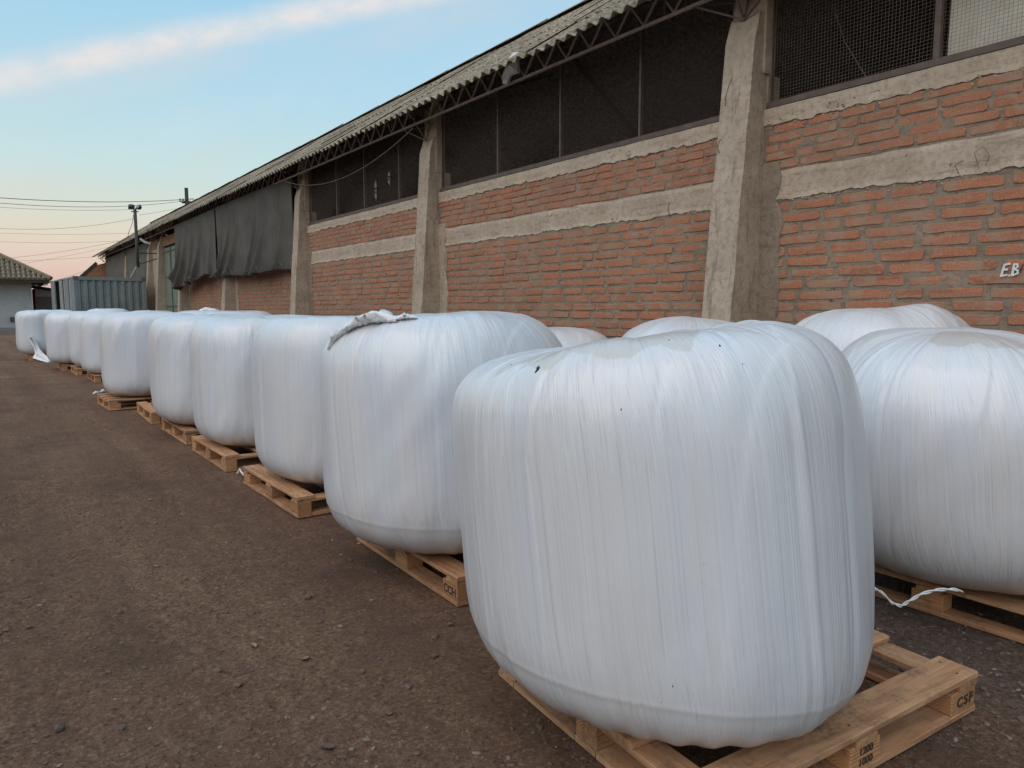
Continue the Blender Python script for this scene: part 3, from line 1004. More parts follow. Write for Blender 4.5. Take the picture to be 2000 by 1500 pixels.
# lean-to brick wing at the far end, with its own sloping edge
lw = MB()
lw.add([(3.1, 45.2, 0), (D + 0.1, 45.2, 0), (D + 0.1, 45.2, 4.0), (5.2, 45.2, 3.8), (3.1, 45.2, 1.7),
        (3.1, 45.5, 0), (D + 0.1, 45.5, 0), (D + 0.1, 45.5, 4.0), (5.2, 45.5, 3.8), (3.1, 45.5, 1.7)],
       [(0, 1, 2, 3, 4), (9, 8, 7, 6, 5), (0, 5, 6, 1), (1, 6, 7, 2), (2, 7, 8, 3), (3, 8, 9, 4), (4, 9, 5, 0)])
wpart(lw, 'wing_wall', BRICK)
le = MB(); le.bar((3.0, 45.25, 1.72), (5.22, 45.25, 3.92), 0.22)
wpart(le, 'roof_edge', simple('dark_eave_board', (0.09, 0.075, 0.065), 0.9))

# ---- roof
SLOPE = math.sqrt((XR - XE) ** 2 + (MS * (XR - XE)) ** 2)
ANG = math.atan(MS)
NROW = 4
SH_L = SLOPE / NROW + 0.16
SH_W, NW = 0.875, 5
PER = SH_W / NW


def sheet_mesh(seed):
    cols = np.linspace(0, SH_W + 0.04, NW * 10 + 3)
    wv = 0.025 * np.cos(cols / PER * 2 * math.pi)
    rows = np.linspace(0, SH_L, 5)
    top = np.zeros((5, len(cols), 3)); r_ = np.random.default_rng(seed)
    for i, q in enumerate(rows):
        top[i, :, 0] = q; top[i, :, 1] = cols; top[i, :, 2] = wv
    jag = 0.010 * (r_.random(len(cols)) - 0.5)
    top[0, :, 0] += jag
    bot = top.copy(); bot[..., 2] -= 0.009
    P = np.concatenate([bot[::-1], top, bot[-1:]], 0)
    return grid_mesh('roof_sheet', P, ROOF, smooth=True)


shm = [sheet_mesh(k) for k in range(4)]
for me_ in shm:
    me_.polygons.foreach_set('use_smooth', [False] * len(me_.polygons))
rr = random.Random(5)
ncol = int((WY1 + 0.3 - WY0) / SH_W)
for c in range(ncol):
    cz = rr.uniform(-0.006, 0.006)
    for k in range(NROW):
        s0 = k * SLOPE / NROW
        x = XE + s0 * math.cos(ANG); z = ZE + 0.035 + s0 * math.sin(ANG) + 0.012 * k * 0 + cz
        o = link('roof_sheet', shm[rr.randrange(4)], WH,
                 loc=(x - D + (rr.uniform(-0.02, 0.02) if k == 0 else 0), WY0 + c * SH_W + rr.uniform(-0.006, 0.006), z + rr.uniform(-0.006, 0.010)),
                 rot=(rr.uniform(-0.006, 0.006), -ANG + 0.011 + rr.uniform(-0.004, 0.004), rr.uniform(-0.004, 0.004)))
# far slope of the roof as one sheet, and ridge capping
cols = np.linspace(WY0, WY0 + ncol * SH_W, ncol * 20)
wv = 0.03 * np.cos((cols - WY0) / PER * 2 * math.pi)
P = np.zeros((4, len(cols), 3))
for i, (x, dz) in enumerate(((XR, 0), (2 * XR - XE, 0), (2 * XR - XE, -0.01), (XR, -0.01))):
    P[i, :, 0] = x - D; P[i, :, 1] = cols; P[i, :, 2] = (ZR if x == XR else ZE + 0.06) + wv + dz
link('rear_roof_slope', grid_mesh('rear_roof_slope', P, ROOF, smooth=False), WH)
rk = MB()
y = WY0
while y < WY1:
    y2 = min(y + 1.1, WY1 + 0.2)
    dz = rr.uniform(-0.008, 0.012)
    rk.add([(XR - 0.22, y, ZR - 0.095 + dz), (XR, y, ZR + 0.055 + dz), (XR + 0.22, y, ZR - 0.095 + dz), (XR - 0.22, y2, ZR - 0.105 + dz), (XR, y2, ZR + 0.045 + dz), (XR + 0.22, y2, ZR - 0.105 + dz)],
           [(0, 1, 4, 3), (1, 2, 5, 4)])
    y = y2 - 0.02
wpart(rk, 'ridge_cap', ROOF)
# purlins and rafters under the sheets
pm = MB()
for s0 in (1.1, 2.2, 3.3):
    x = XE + s0 * math.cos(ANG) + 0.03; z = ZE - 0.02 + s0 * math.sin(ANG)
    pm.box(x, x + 0.05, WY0 + 0.1, WY1, z - 0.06, z)
wpart(pm, 'purlins', simple('old_purlin_timber', (0.10, 0.075, 0.055), 0.9))
ST_TR = STEEL
for yn in PY:
    rf = MB()
    rf.bar((XE + 0.25, yn + PW / 2, ZE + 0.06), (XR, yn + PW / 2, ZR - 0.2), 0.09)
    rf.bar((D, yn + PW / 2, 4.5), (XR, yn + PW / 2, ZR - 0.9), 0.07)
    rf.bar((XR, yn + PW / 2, ZR - 0.2), (2 * XR - XE - 0.25, yn + PW / 2, ZE + 0.06), 0.09)
    for k in range(8):
        a0 = k / 8
        rf.bar((D + (XR - D) * a0, yn + PW / 2, 4.5 + (ZR - 0.9 - 4.5) * a0), (D + (XR - D) * (a0 + 0.06), yn + PW / 2, 4.55 + (ZR - 0.25 - 4.55) * (a0 + 0.05)), 0.03)
    wpart(rf, 'roof_truss', STEEL)

# ---- eave lattice girder
XT, ZC0, ZC1 = 5.45, 4.20, 4.455
girder = MB()
girder.box(XT - 0.016, XT + 0.016, WY0, WY1 - 0.2, ZC0 - 0.012, ZC0 + 0.012)
gd = wpart(girder, 'lattice_girder', GIRD)
tc_ = MB(); tc_.box(XT - 0.016, XT + 0.016, WY0, WY1 - 0.2, ZC1 - 0.012, ZC1 + 0.012)
wpart(tc_, 'top_chord', GIRD, gd)
bc = MB(); bc.box(XT + 0.06, XT + 0.08, WY0, WY1 - 0.2, ZC0 + 0.03, ZC0 + 0.05)
DSTEEL = simple('dark_inner_steel', (0.06, 0.05, 0.045), 0.8)  # inner members darkened in colour to stand back as if shaded
wpart(bc, 'inner_chord', DSTEEL, gd)
PIT = 0.387
rest = MB(); rest2 = MB()
dm = MB(); dm.bar((0, 0, ZC0 + 0.012), (0, PIT / 2 - 0.01, ZC1 - 0.012), 0.026, 4); dme_a = dm.mesh('diagonal', GIRD)
dm = MB(); dm.bar((0, PIT / 2 + 0.01, ZC1 - 0.012), (0, PIT, ZC0 + 0.012), 0.026, 4); dme_b = dm.mesh('diagonal', GIRD)
y = 0.5
while y < WY1 - 0.6:
    inside = any(p - 0.15 < y + PIT / 2 < p + PW + 0.02 for p in PY)
    if y < 31 and not inside:
        link('diagonal', dme_a, gd, loc=(XT - D, y, 0)); link('diagonal', dme_b, gd, loc=(XT - D, y, 0))
    elif not inside:
        rest.bar((XT, y, ZC0), (XT, y + PIT / 2, ZC1), 0.02); rest.bar((XT, y + PIT / 2, ZC1), (XT, y + PIT, ZC0), 0.02)
    rest2.bar((XT + 0.09, y + 0.1, ZC0 + 0.04), (XT + 0.16, y + PIT / 2 + 0.1, ZC1), 0.012); rest2.bar((XT + 0.16, y + PIT / 2 + 0.1, ZC1), (XT + 0.09, y + PIT + 0.1, ZC0 + 0.04), 0.012)
    y += PIT
tag(wpart(rest, 'far_diagonals', GIRD, gd), kind='stuff')
tag(wpart(rest2, 'inner_diagonals', DSTEEL, gd), kind='stuff')
for yn in PY:
    for dy in (-0.12, 0.62):
        up_ = MB(); up_.bar((XT - 0.002, yn + PW + dy, ZC0), (XT - 0.002, yn + PW + dy, ZC1), 0.028)
        wpart(up_, 'upright', STEEL, gd)
    # bracket rods tying girder to the pillar head
    br = MB(); yc = yn + PW / 2
    for (p, q) in (((XT, yc + 0.45, ZC0), (D - 0.13, yc, 3.98)), ((XT, yc - 0.5, ZC0), (D - 0.13, yc, 3.98)), ((XT, yc, ZC0), (D - 0.13, yc, 3.98)),
                   ((XT, yc + 0.45, ZC0), (D, yc + 0.1, 4.2)), ((XT, yc - 0.5, ZC0), (D, yc + 0.1, 4.2)), ((D - 0.13, yc, 3.98), (D - 0.02, yc, 4.4)),
                   ((XT, yc, ZC0), (D - 0.02, yc, 4.4)), ((XT, yc, ZC1), (D - 0.05, yc, 4.2))):
        br.bar(p, q, 0.022)
    wpart(br, 'bracket', STEEL, gd)

# ---- green gate
GREEN = simple('faded_green_sheet_metal', (0.175, 0.215, 0.165), 0.6, 0.1, 0.25, 3, 0.2, col2=(0.235, 0.26, 0.21))
gt = empty('gate', (D, 26.7, 0), label='tall faded green sheet metal gate between two concrete pillars', cat='gate')
for k in range(3):
    mb = MB(); mb.box(0.02, 0.05, k * 1.15, k * 1.15 + 1.14, 0.05, 3.72); mb.build('gate_leaf', GREEN, gt)
    mb = MB()
    for z in (0.3, 1.5, 2.6, 3.55): mb.box(-0.01, 0.02, k * 1.15, k * 1.15 + 1.14, z, z + 0.05)
    mb.box(-0.012, 0.018, k * 1.15, k * 1.15 + 0.05, 0.05, 3.72)
    mb.build('gate_rail', simple('green_gate_rail', (0.13, 0.165, 0.125), 0.6), gt)
mb = MB(); mb.box(D - 0.04, D + 0.1, 26.3, 32.3, 3.78, 4.12)
wpart(mb, 'lintel', simple('orange_brown_timber', (0.34, 0.20, 0.11), 0.85, var=0.35))
mb = MB(); mb.box(D - 0.02, D + 0.2, PY[6] + PW, PY[7], 0, 3.78)
wpart(mb, 'door_jamb_panel', PILLAR_M)
mb = MB(); mb.tube([(5.2, 31.5, 4.15), (5.25, 31.0, 4.0), (5.4, 30.6, 3.9)], 0.05, 8)
wpart(mb, 'drain_pipe', simple('grey_pipe', (0.42, 0.42, 0.40), 0.6))

# ---- shade netting, hung from the girder
def netting(y0, y1, ztop, folds, low, x0, seed, ny=420, nz=70, flat=0.0):
    Y = np.linspace(y0, y1, ny)
    zb = low(Y)
    T = np.linspace(0, 1, nz)[:, None]
    Z = ztop * (1 - T) + zb[None] * T
    Yg = np.broadcast_to(Y[None], Z.shape).copy()
    X = x0 + 0.02 * T + 0 * Z + 0.17 * np.exp(-((Yg - 15.44) / 0.9).clip(0)) * (y0 < 16)
    for (yc, wd, am, sk) in folds:
        c = yc + 1.5 * sk * (T ** 2.2)
        dd = (Yg - c) / (wd * (0.4 + 0.9 * T))
        X = X - 1.05 * am * (np.exp(-dd ** 2) - 0.6 * np.exp(-(dd - 1.8) ** 2)) * (0.15 + 0.85 * T) ** 1.3
    X = X + 0.05 * fbm(Yg * 1.2, Z * 0.8, seed) * (0.3 + T) + 0.02 * fbm(Yg * 7, Z * 1.4, seed + 2) * (0.2 + T)
    rim = (T > 0.93) * 0.03 * np.sin(Yg * 40 + 4 * fbm(Yg * 3, Z * 0, 5)) 
    X = X + rim * T
    Yg = Yg + 0.03 * fbm(Yg * 4, Z * 3, seed + 7) * T
    P = np.stack([X, Yg, Z], -1)
    back = P[::-1].copy(); back[..., 0] += 0.012
    return np.concatenate([P, back], 0)


def low_a(Y):
    # sagging scallops between the tie points
    z = 2.30 + 0 * Y
    for (ya, yb, dep) in ((15.4, 20.9, -0.05), (20.9, 23.3, -0.26), (23.3, 26.3, 0.10)):
        m_ = (Y >= ya) & (Y < yb)
        u = (Y - ya) / (yb - ya)
        z = np.where(m_, 2.27 + 0.24 * (ya > 23) * (1 - u) * u * 2 - (0.34 * u if ya > 23 else 0) + (0.16 * np.sin(np.pi * u) if ya == 20.9 else 0.03 * np.sin(3 * np.pi * u)), z)
    return z + 0.03 * fbm(Y * 2.5, Y * 0, 21)


P = netting(15.45, 21.0, 4.20, [(15.9, .10, .16, 0.2), (16.9, .13, .15, 0.5), (17.5, .08, .1, 0.6), (18.9, .16, .18, 0.7), (19.6, .10, .14, .9), (20.4, .12, .12, .4)], low_a, 5.36, 3)
tag(link('shade_net', grid_mesh('shade_net', P[:, ::-1], NET)), 'black shade net with diagonal folds covering the upper bay beside the third pillar', 'shade net', 'shade nets hung under the eave')
P = netting(21.0, 26.1, 4.18, [(21.3, .10, .16, 0.2), (22.5, .14, .20, 0.7), (23.6, .09, .12, .6), (24.4, .16, .24, 0.9), (25.3, .12, .2, .9), (25.9, .1, .14, .2)], low_a, 5.33, 13)
tag(link('shade_net', grid_mesh('shade_net', P[:, ::-1], NET)), 'black shade net sagging in deep scallops beside the green gate', 'shade net', 'shade nets hung under the eave')
NET2 = net_material('grey_brown_shade_netting', (0.115, 0.105, 0.090), (0.165, 0.150, 0.128))
P = netting(32.7, 45.0, 4.15, [(36, .2, .05, .3), (41, .3, .06, .3), (33.2, .2, .2, .2)], lambda Y: 1.0 + 0.25 * fbm(Y, Y * 0, 4) + 0.9 * np.exp(-(Y - 32.7) / 1.5), 5.62, 23)
tag(link('shade_net', grid_mesh('shade_net', P[:, ::-1], NET2)), 'flat grey-brown shade net behind the shipping container', 'shade net', 'shade nets hung under the eave')

# plastic bag snagged on the girder
bag = MB()
bp = [(-0.01, 0.10, -0.02), (-0.03, 0.02, 0.02), (-0.02, -0.12, 0.02), (-0.02, -0.11, 0.26), (-0.03, -0.03, 0.27), (-0.07, 0.03, 0.18), (-0.09, -0.03, 0.12), (-0.05, 0.17, 0.04), (-0.04, 0.16, -0.05), (-0.06, 0.06, -0.08)]
bag.add(bp, [(7, 5, 6, 0), (5, 4, 3, 6), (6, 3, 2, 1), (0, 6, 1), (7, 0, 8), (0, 1, 9), (8, 0, 9)])
b2 = [(x + 0.03, y, z) for x, y, z in bp]
bag.add(b2, [f[::-1] for f in [(7, 5, 6, 0), (5, 4, 3, 6), (6, 3, 2, 1), (0, 6, 1), (7, 0, 8), (0, 1, 9), (8, 0, 9)]])
tag(bag.build('plastic_scrap', simple('grey_plastic', (0.85, 0.83, 0.80), 0.5, var=0.3, scale=14), loc=(XT - 0.07, 7.22, ZC0 + 0.03)),
    'crumpled pale plastic scrap caught on the eave girder above the wire mesh', 'plastic scrap')

# cable drooping across the third bay
def sag(a, b_, s, n=24):
    a, b_ = Vector(a), Vector(b_)
    return [a.lerp(b_, i / n) - Vector((0, 0, s * 4 * (i / n) * (1 - i / n))) for i in range(n + 1)]


mb = MB(); mb.tube(sag((5.3, 9.6, 4.08), (5.3, 15.2, 4.10), 0.36), 0.008, 5)
tag(mb.build('cable', simple('grey_cable', (0.11, 0.10, 0.095), 0.7), smooth=True), 'slack grey cable drooping under the eave across the third bay', 'cable')

# painted letters on the near brick panel
def wall_pt(px, py, X):
    d = dvec(px, py); t_ = X / d.x
    return Vector((X, d.y * t_, d.z * t_ + H_CAM))


lett = MB()
strokes = [[(1962, 517, 4), (1955, 539, 5)], [(1962, 517, 4), (1972, 515, 5)], [(1958, 527, 4), (1967, 526, 5)], [(1955, 539, 5), (1966, 537, 4)],
           [(1970.5, 538, 4), (1972.5, 538, 4)],
           [(1981, 516, 4), (1977, 537, 5)], [(1981, 516, 4), (1987, 516, 4), (1988, 521, 4), (1981, 526, 4)], [(1981, 526, 4), (1988, 528, 4), (1988, 534, 4), (1977, 538, 4)]]
for st in strokes:
    for (a, b_) in zip(st[:-1], st[1:]):
        p, q = wall_pt(a[0], a[1], D - 0.0115), wall_pt(b_[0], b_[1], D - 0.0115)
        lift = 0.0005 * (len(lett.v) // 8); p.x -= lift; q.x -= lift
        d = (q - p).normalized(); n_ = Vector((1, 0, 0)).cross(d)
        wa, wb = a[2] * 0.0015, b_[2] * 0.0015
        q = q + d * 0.004; p = p - d * 0.004
        v4 = [p + n_ * wa, p - n_ * wa, q - n_ * wb, q + n_ * wb]
        v8 = [(v.x - D, v.y, v.z) for v in v4] + [(v.x - D + 0.009, v.y, v.z) for v in v4]
        lett.add(v8, [(0, 1, 2, 3), (7, 6, 5, 4), (0, 4, 5, 1), (1, 5, 6, 2), (2, 6, 7, 3), (3, 7, 4, 0)])
lett.build('painted_lettering', WHITE_PAINT, WH)
mk = MB(); p, q = wall_pt(1999, 515, D - 0.006), wall_pt(1991, 532, D - 0.006)
mk.bar((p.x - D, p.y, p.z), (q.x - D, q.y, q.z), 0.006)
mk.build('black_mark', simple('black_mark', (0.03, 0.03, 0.03), 0.9), WH)

# ================================================================== PALLETS
LX, LY = 1.2, 1.0       # board length, pallet width
BW, BT, BH = 0.125, 0.022, 0.078


def board_mesh(l, w, t_, seed):
    """a sawn board, long axis x, worn corners, slightly bowed"""
    r_ = np.random.default_rng(seed)
    xs_ = np.linspace(-l / 2, l / 2, 9)
    c = 0.003
    sec = [(-w / 2, -t_ / 2 + c), (-w / 2, t_ / 2 - c), (-w / 2 + c, t_ / 2), (w / 2 - c, t_ / 2), (w / 2, t_ / 2 - c), (w / 2, -t_ / 2 + c), (w / 2 - c, -t_ / 2), (-w / 2 + c, -t_ / 2)]
    mb = MB(); n = len(sec)
    wob = r_.uniform(-0.0015, 0.0015, (9, n, 2))
    vv = []
    for i, x in enumerate(xs_):
        for j, (y, z) in enumerate(sec):
            vv.append((x, y + wob[i, j, 0], z + wob[i, j, 1] * 0.5))
    ff = [(i * n + j, (i + 1) * n + j, (i + 1) * n + (j + 1) % n, i * n + (j + 1) % n) for i in range(8) for j in range(n)]
    ff += [tuple(range(n)), tuple(range(8 * n, 9 * n))[::-1]]
    mb.add(vv, ff)
    return mb.mesh('board', WOOD)


tops = [board_mesh(LX, BW, BT, k) for k in range(4)]
strs = [board_mesh(LY - 0.002, 0.10, BT, 20 + k) for k in range(3)]
bots = [board_mesh(LX - 0.004, 0.10, BT, 40 + k) for k in range(3)]
botc = [board_mesh(LY - 0.206, 0.10, BT, 60 + k) for k in range(2)]


def block_mesh(lx, ly, h):
    bm = bmesh.new(); bmesh.ops.create_cube(bm, size=1.0)
    for v in bm.verts: v.co = Vector((v.co.x * lx, v.co.y * ly, v.co.z * h))
    bmesh.ops.bevel(bm, geom=bm.edges[:], offset=0.003, segments=1, affect='EDGES')
    me_ = bpy.data.meshes.new('block'); bm.to_mesh(me_); bm.free(); me_.materials.append(WOOD_END)
    return me_


blk = [block_mesh(0.14, 0.098, BH), block_mesh(0.10, 0.098, BH)]


def make_pallet(name='pallet'):
    """local x = along the top boards (1.2 m), y = across (1.0 m)"""
    t = empty(name)
    z = 0.006
    for k, y in enumerate((-LY / 2 + 0.05, 0, LY / 2 - 0.05)):
        link('bottom_board', bots[k], t, loc=(0, y, z + BT / 2))
    for k, x in enumerate((-LX / 2 + 0.052, LX / 2 - 0.052)):
        for sy in (-1, 1):
            pass
    z += BT
    bl = []
    for i, x in enumerate((-LX / 2 + 0.075, 0, LX / 2 - 0.075)):
        for j, y in enumerate((-LY / 2 + 0.052, 0, LY / 2 - 0.052)):
            bl.append(link('block', blk[0], t, loc=(x, y, z + BH / 2)))
    z += BH
    for i, x in enumerate((-LX / 2 + 0.055, 0, LX / 2 - 0.055)):
        link('stringer_board', strs[i], t, loc=(x, 0, z + BT / 2), rot=(0, 0, math.pi / 2))
    z += BT
    ys_ = np.linspace(-LY / 2 + BW / 2, LY / 2 - BW / 2, 4)
    for k, y in enumerate(ys_):
        link('top_board', tops[k], t, loc=(0, y, z + BT / 2 + 0.0005))
    nl = MB()
    for x in (-LX / 2 + 0.055, 0, LX / 2 - 0.055):
        for y in ys_:
            for (dx, dy) in ((-0.022, -0.03), (0.02, 0.035)):
                cx_, cy_ = x + dx + rnd.uniform(-.008, .008), y + dy + rnd.uniform(-.008, .008)
                nl.tube([(cx_, cy_, z + BT - 0.002), (cx_, cy_, z + BT + 0.0015)], 0.0042, 6)
    tag(nl.build('nails', simple('nail_steel', (0.07, 0.05, 0.04), 0.6), t), kind='stuff')
    # perimeter end boards of the base
    for k, x in enumerate((-LX / 2 + 0.052, LX / 2 - 0.052)):
        for (ya, yb) in ((-LY / 2 + 0.103, -0.053), (0.053, LY / 2 - 0.103)):
            mb = MB(); l_ = yb - ya
            mb.box(-l_ / 2, l_ / 2, -0.05, 0.05, -BT / 2, BT / 2 - 0.0005)
            link('base_board', mb.mesh('board', WOOD), t, loc=(x, (ya + yb) / 2, 0.006 + BT / 2), rot=(0, 0, math.pi / 2))
    return t, bl


def copy_tree(o, parent=None):
    c = o.copy(); COL.objects.link(c)
    if parent is not None: c.parent = parent
    for ch in [q for q in bpy.data.objects if q.parent == o]:
        copy_tree(ch, c)
    return c


proto, pbl = make_pallet()
PALLET_H = 0.006 + BT * 3 + BH

# centre x, y, rotation of the long axis, scale, label
A = math.pi / 2
pal = [
    (2.115, 1.525, R(-5.0), 1.09, 'front pallet of new pine boards under the nearest bale, its right end sticking out'),
    (2.235, 3.335, A - R(1.5), 1.0, 'pallet under the second bale, corner block stencilled in dark letters'),
    (2.115, 5.205, A + R(0.5), 1.0, 'pallet with its whole left board bare under the third bale of the front row'),
    (2.100, 6.910, A + R(0.3), 1.0, 'pallet with light yellow left board under the fourth bale of the front row'),
    (2.110, 8.450, A + R(0.3), 1.0, 'pallet mostly hidden below the fifth bale of the front row'),
    (2.095, 10.12, A - R(1.5), 1.0, 'pallet with a long bare left board whose own bale is hidden'),
    (1.915, 11.66, R(2.0), 1.0, 'pallet with three bare blocks under the wide bale in the row\'s middle'),
    (2.14, 16.10, A, 1.0, 'pallet right of two touching far pallets, behind the wide bale'),
    (2.02, 18.00, A, 1.0, 'right one of two touching far pallets'),
    (1.88, 19.55, A, 1.0, 'left one of two touching far pallets'),
    (1.45, 23.60, A, 1.0, 'farthest pallet, under the bale with the torn hanging film'),
    (3.935, 1.40, A, 1.0, 'dark-edged pallet behind the nearest bale, crossed by white twine'),
    (5.05, 2.55, A, 1.0, 'hidden pallet under the tall bale against the near brick panel'),
    (4.55, 4.00, A, 1.0, 'hidden pallet under the bale in front of the near pillar'),
    (4.55, 5.70, A, 1.0, 'hidden pallet under the low bale seen past the second bale'),
    (3.60, 12.9, A, 1.0, 'hidden pallet of the rear row, under the nearest knotted bale'),
    (3.60, 15.2, A, 1.0, 'hidden pallet of the rear row, under the middle knotted bale'),
    (3.55, 20.6, A, 1.0, 'hidden pallet of the rear row, under the bale with a tiny knot'),
    (3.05, 24.6, A, 1.0, 'hidden pallet of the rear row, under the farthest knotted bale'),
]
roots = []
for i, (x, y, rz, sc, lb) in enumerate(pal):
    o = proto if i == 0 else copy_tree(proto)
    o.location = (x, y, 0.008); o.rotation_euler = (0, 0, rz); o.scale = (sc, sc, 1.0)
    tag(o, lb, 'pallet', 'wooden pallets under the wrapped bales')
    roots.append(o)


def stencil(text, size, parent, loc, rot, fnt_space=1.0):
    cu = bpy.data.curves.new('stencil', 'FONT'); cu.body = text; cu.size = size
    cu.align_x = 'CENTER'; cu.align_y = 'CENTER'; cu.extrude = 0.0004; cu.offset = size * 0.03
    cu.space_character = fnt_space; cu.materials.append(INK)
    tmp = bpy.data.objects.new('tmp_text', cu); COL.objects.link(tmp)
    dg = bpy.context.evaluated_depsgraph_get(); dg.update()
    me_ = bpy.data.meshes.new_from_object(tmp.evaluated_get(dg))
    bpy.data.objects.remove(tmp)
    o = link('stencil_lettering', me_)
    o.parent = parent; o.location = loc; o.rotation_euler = rot
    return o


def block_at(root, lx, ly):
    return min((q for q in bpy.data.objects if q.parent == root and q.name.startswith('block')),
               key=lambda q: (q.location.x - lx) ** 2 + (q.location.y - ly) ** 2)


# nearest pallet, front face (local -y): CSF on the right corner block, 1200 / 1000 on the middle one
b_ = block_at(roots[0], LX / 2, -LY / 2)
stencil('CSF', 0.050, b_, (0.005, -0.0505, 0.0), (R(90), 0, 0), 1.25)
b_ = block_at(roots[0], 0, -LY / 2)
stencil('1200', 0.033, b_, (0.0, -0.0505, 0.017), (R(90), 0, 0))
stencil('1000', 0.033, b_, (0.0, -0.0505, -0.018), (R(90), 0, 0))
# second pallet: long axis along world y; its world -x face is local +y
b_ = block_at(roots[1], -LX / 2, LY / 2)
stencil('CCH', 0.055, b_, (0.0, 0.0505, -0.002), (R(90), 0, R(180)))

# ================================================================== BALES
def bale_points(p, NT, NP, seed, folds, lump=0.010, dimple=None, fold_amp=1.0, ledge=False, hump=None, soft=None):
    cx, cy, a, b, n, rot, mt, mb_, ze, zt, tx, ty, kx, ky = p
    r_ = np.random.default_rng(seed)
    T = np.linspace(0, 2 * np.pi, NT, endpoint=False)[None, :]
    # denser rings round the rims
    u = np.linspace(-1, 1, NP)
    ph = (np.pi / 2) * (u - 0.06 * np.sin(2 * np.pi * u))
    PH = ph[:, None]
    c, s = np.cos(T), np.sin(T)
    n_ = max(n, 2.0)
    X0 = a * np.sign(c) * np.abs(c) ** (2 / n_); Y0 = b * np.sign(s) * np.abs(s) ** (2 / n_)
    m_ = np.where(PH > 0, mt, mb_)
    m_ = m_ + 0 * T
    if soft:
        m_ = np.where(PH > 0, m_ * (1 - soft[1] * (0.5 + 0.5 * np.cos(T - soft[0]))), m_)
    rr_ = np.cos(PH).clip(0) ** (2 / m_)
    zb = 0.150
    sn = np.abs(np.sin(PH))
    z = np.where(PH > 0, ze + (zt - ze) * sn ** (2 / m_), ze - (ze - zb) * sn ** (2 / m_)) + 0 * T
    X = X0 * rr_; Y = Y0 * rr_
    fr = (z - zb) / (zt - zb)
    hi = fr.clip(0, 1)
    Z = z + hi * (kx * X + ky * Y)
    X = X + tx * (z - zb); Y = Y + ty * (z - zb)
    # displacement along the rough outward normal
    side = rr_ * np.ones_like(T)
    nx = np.cos(T) * np.cos(PH * 0.9); ny = np.sin(T) * np.cos(PH * 0.9); nz = np.sin(PH * 0.9) + 0 * T
    TH = T + 0 * PH
    h = lump * 2 * fbm(np.cos(TH) * 1.6 + 5 + seed, np.sin(TH) * 1.6 + z * 1.7, seed, 3)
    h = h + lump * 0.8 * fbm(np.cos(TH) * 4.0 + 9 + seed, np.sin(TH) * 4.0 + z * 2.2, seed + 3, 2)
    arc = (PH / (np.pi / 2)) + 0 * T              # -1 bottom .. 1 top
    seam = np.zeros_like(z)
    for k in range(folds):
        t0 = r_.uniform(0, 2 * np.pi); sk = r_.normal(0, 0.10) + 0.05
        cen = r_.uniform(-0.6, 0.9); ext = r_.uniform(0.25, 0.9)
        wdt = r_.uniform(0.006, 0.018); am = r_.uniform(-1, 1) * 0.0036 * fold_amp * (wdt / 0.014)
        d = (TH - t0 - sk * arc + np.pi) % (2 * np.pi) - np.pi
        w_ = np.exp(-((arc - cen) / ext) ** 4)
        h = h + am * np.exp(-(d / wdt) ** 2) * w_
    for k in range(folds // 4):
        t0 = r_.uniform(0, 2 * np.pi); sk = r_.normal(0, 0.25)
        wdt = r_.uniform(0.03, 0.08); am = r_.uniform(-1, 1) * 0.0016 * fold_amp
        d = (TH - t0 - sk * arc + np.pi) % (2 * np.pi) - np.pi
        h = h + am * np.exp(-(d / wdt) ** 2) * np.exp(-((arc - r_.uniform(0.2, 0.8)) / 0.4) ** 2)
    if ledge:     # edge of the outer film layer, a soft ridge running round low down
        zl = 0.345 + 0.050 * np.cos(TH - 2.77) + 0.010 * np.sin(TH * 3 + 1)
        h = h + 0.0016 * np.exp(-((z - zl) / 0.012) ** 2) - 0.0022 / (1 + np.exp(np.clip((z - zl) / 0.006, -30, 30)))
        seam = 0.9 * np.exp(-((z - zl) / 0.012) ** 2)
    # edges of the crossing film bands: straight over the top, upright down the side
    for k in range(9):
        aa = r_.uniform(0, 2 * np.pi); off = r_.uniform(0.12, 0.60); wv2 = r_.uniform(0.004, 0.012)
        lean = r_.uniform(-0.06, 0.06)
        dq = X * np.cos(aa) + Y * np.sin(aa) - off - lean * (z - 0.7) + wv2 * np.sin(5 * (X * np.sin(aa) - Y * np.cos(aa)) + k)
        h = h + 0.0030 * fold_amp / (1 + np.exp(-np.clip(dq / 0.0035, -30, 30)))
        seam = np.maximum(seam, 0.30 * np.exp(-(dq / 0.006) ** 2))
    # bottom edge: gathered and wavy where it meets the boards
    h = h + 0.010 * np.exp(-((z - 0.20) / 0.05) ** 2) * np.sin(TH * 23 + 5 * np.sin(TH * 3)) * side
    h = h * np.minimum(1, side * 1.6 + 0.08)
    X = X + nx * h; Y = Y + ny * h; Z = Z + nz * h * (fr > 0.5)
    if dimple:
        dx, dy, rad, dep = dimple
        q = ((X - dx) ** 2 + (Y - dy) ** 2) / rad ** 2
        Z = Z - dep * np.exp(-q) * (fr > 0.6)
        ang = np.arctan2(Y - dy, X - dx)
        Z = Z + 0.008 * np.exp(-q * 0.35) * np.sin(ang * 11 + 3 * np.sin(ang * 2)) * (fr > 0.8) * (1 - np.exp(-q * 3))
    if hump:
        for (hx, hy, rad, am) in hump:
            q = ((X - hx) ** 2 + (Y - hy) ** 2) / rad ** 2
            Z = Z + am * np.exp(-q) * hi ** 6
    cr, sr = math.cos(rot), math.sin(rot)
    WX, WY_ = X * cr - Y * sr, X * sr + Y * cr
    skew = 0.10
    flow = np.stack([np.cos(TH + skew * arc) * 1.9 * np.ones_like(side), np.sin(TH + skew * arc) * 1.9, arc * 0.55 + seed * 3.1], -1)
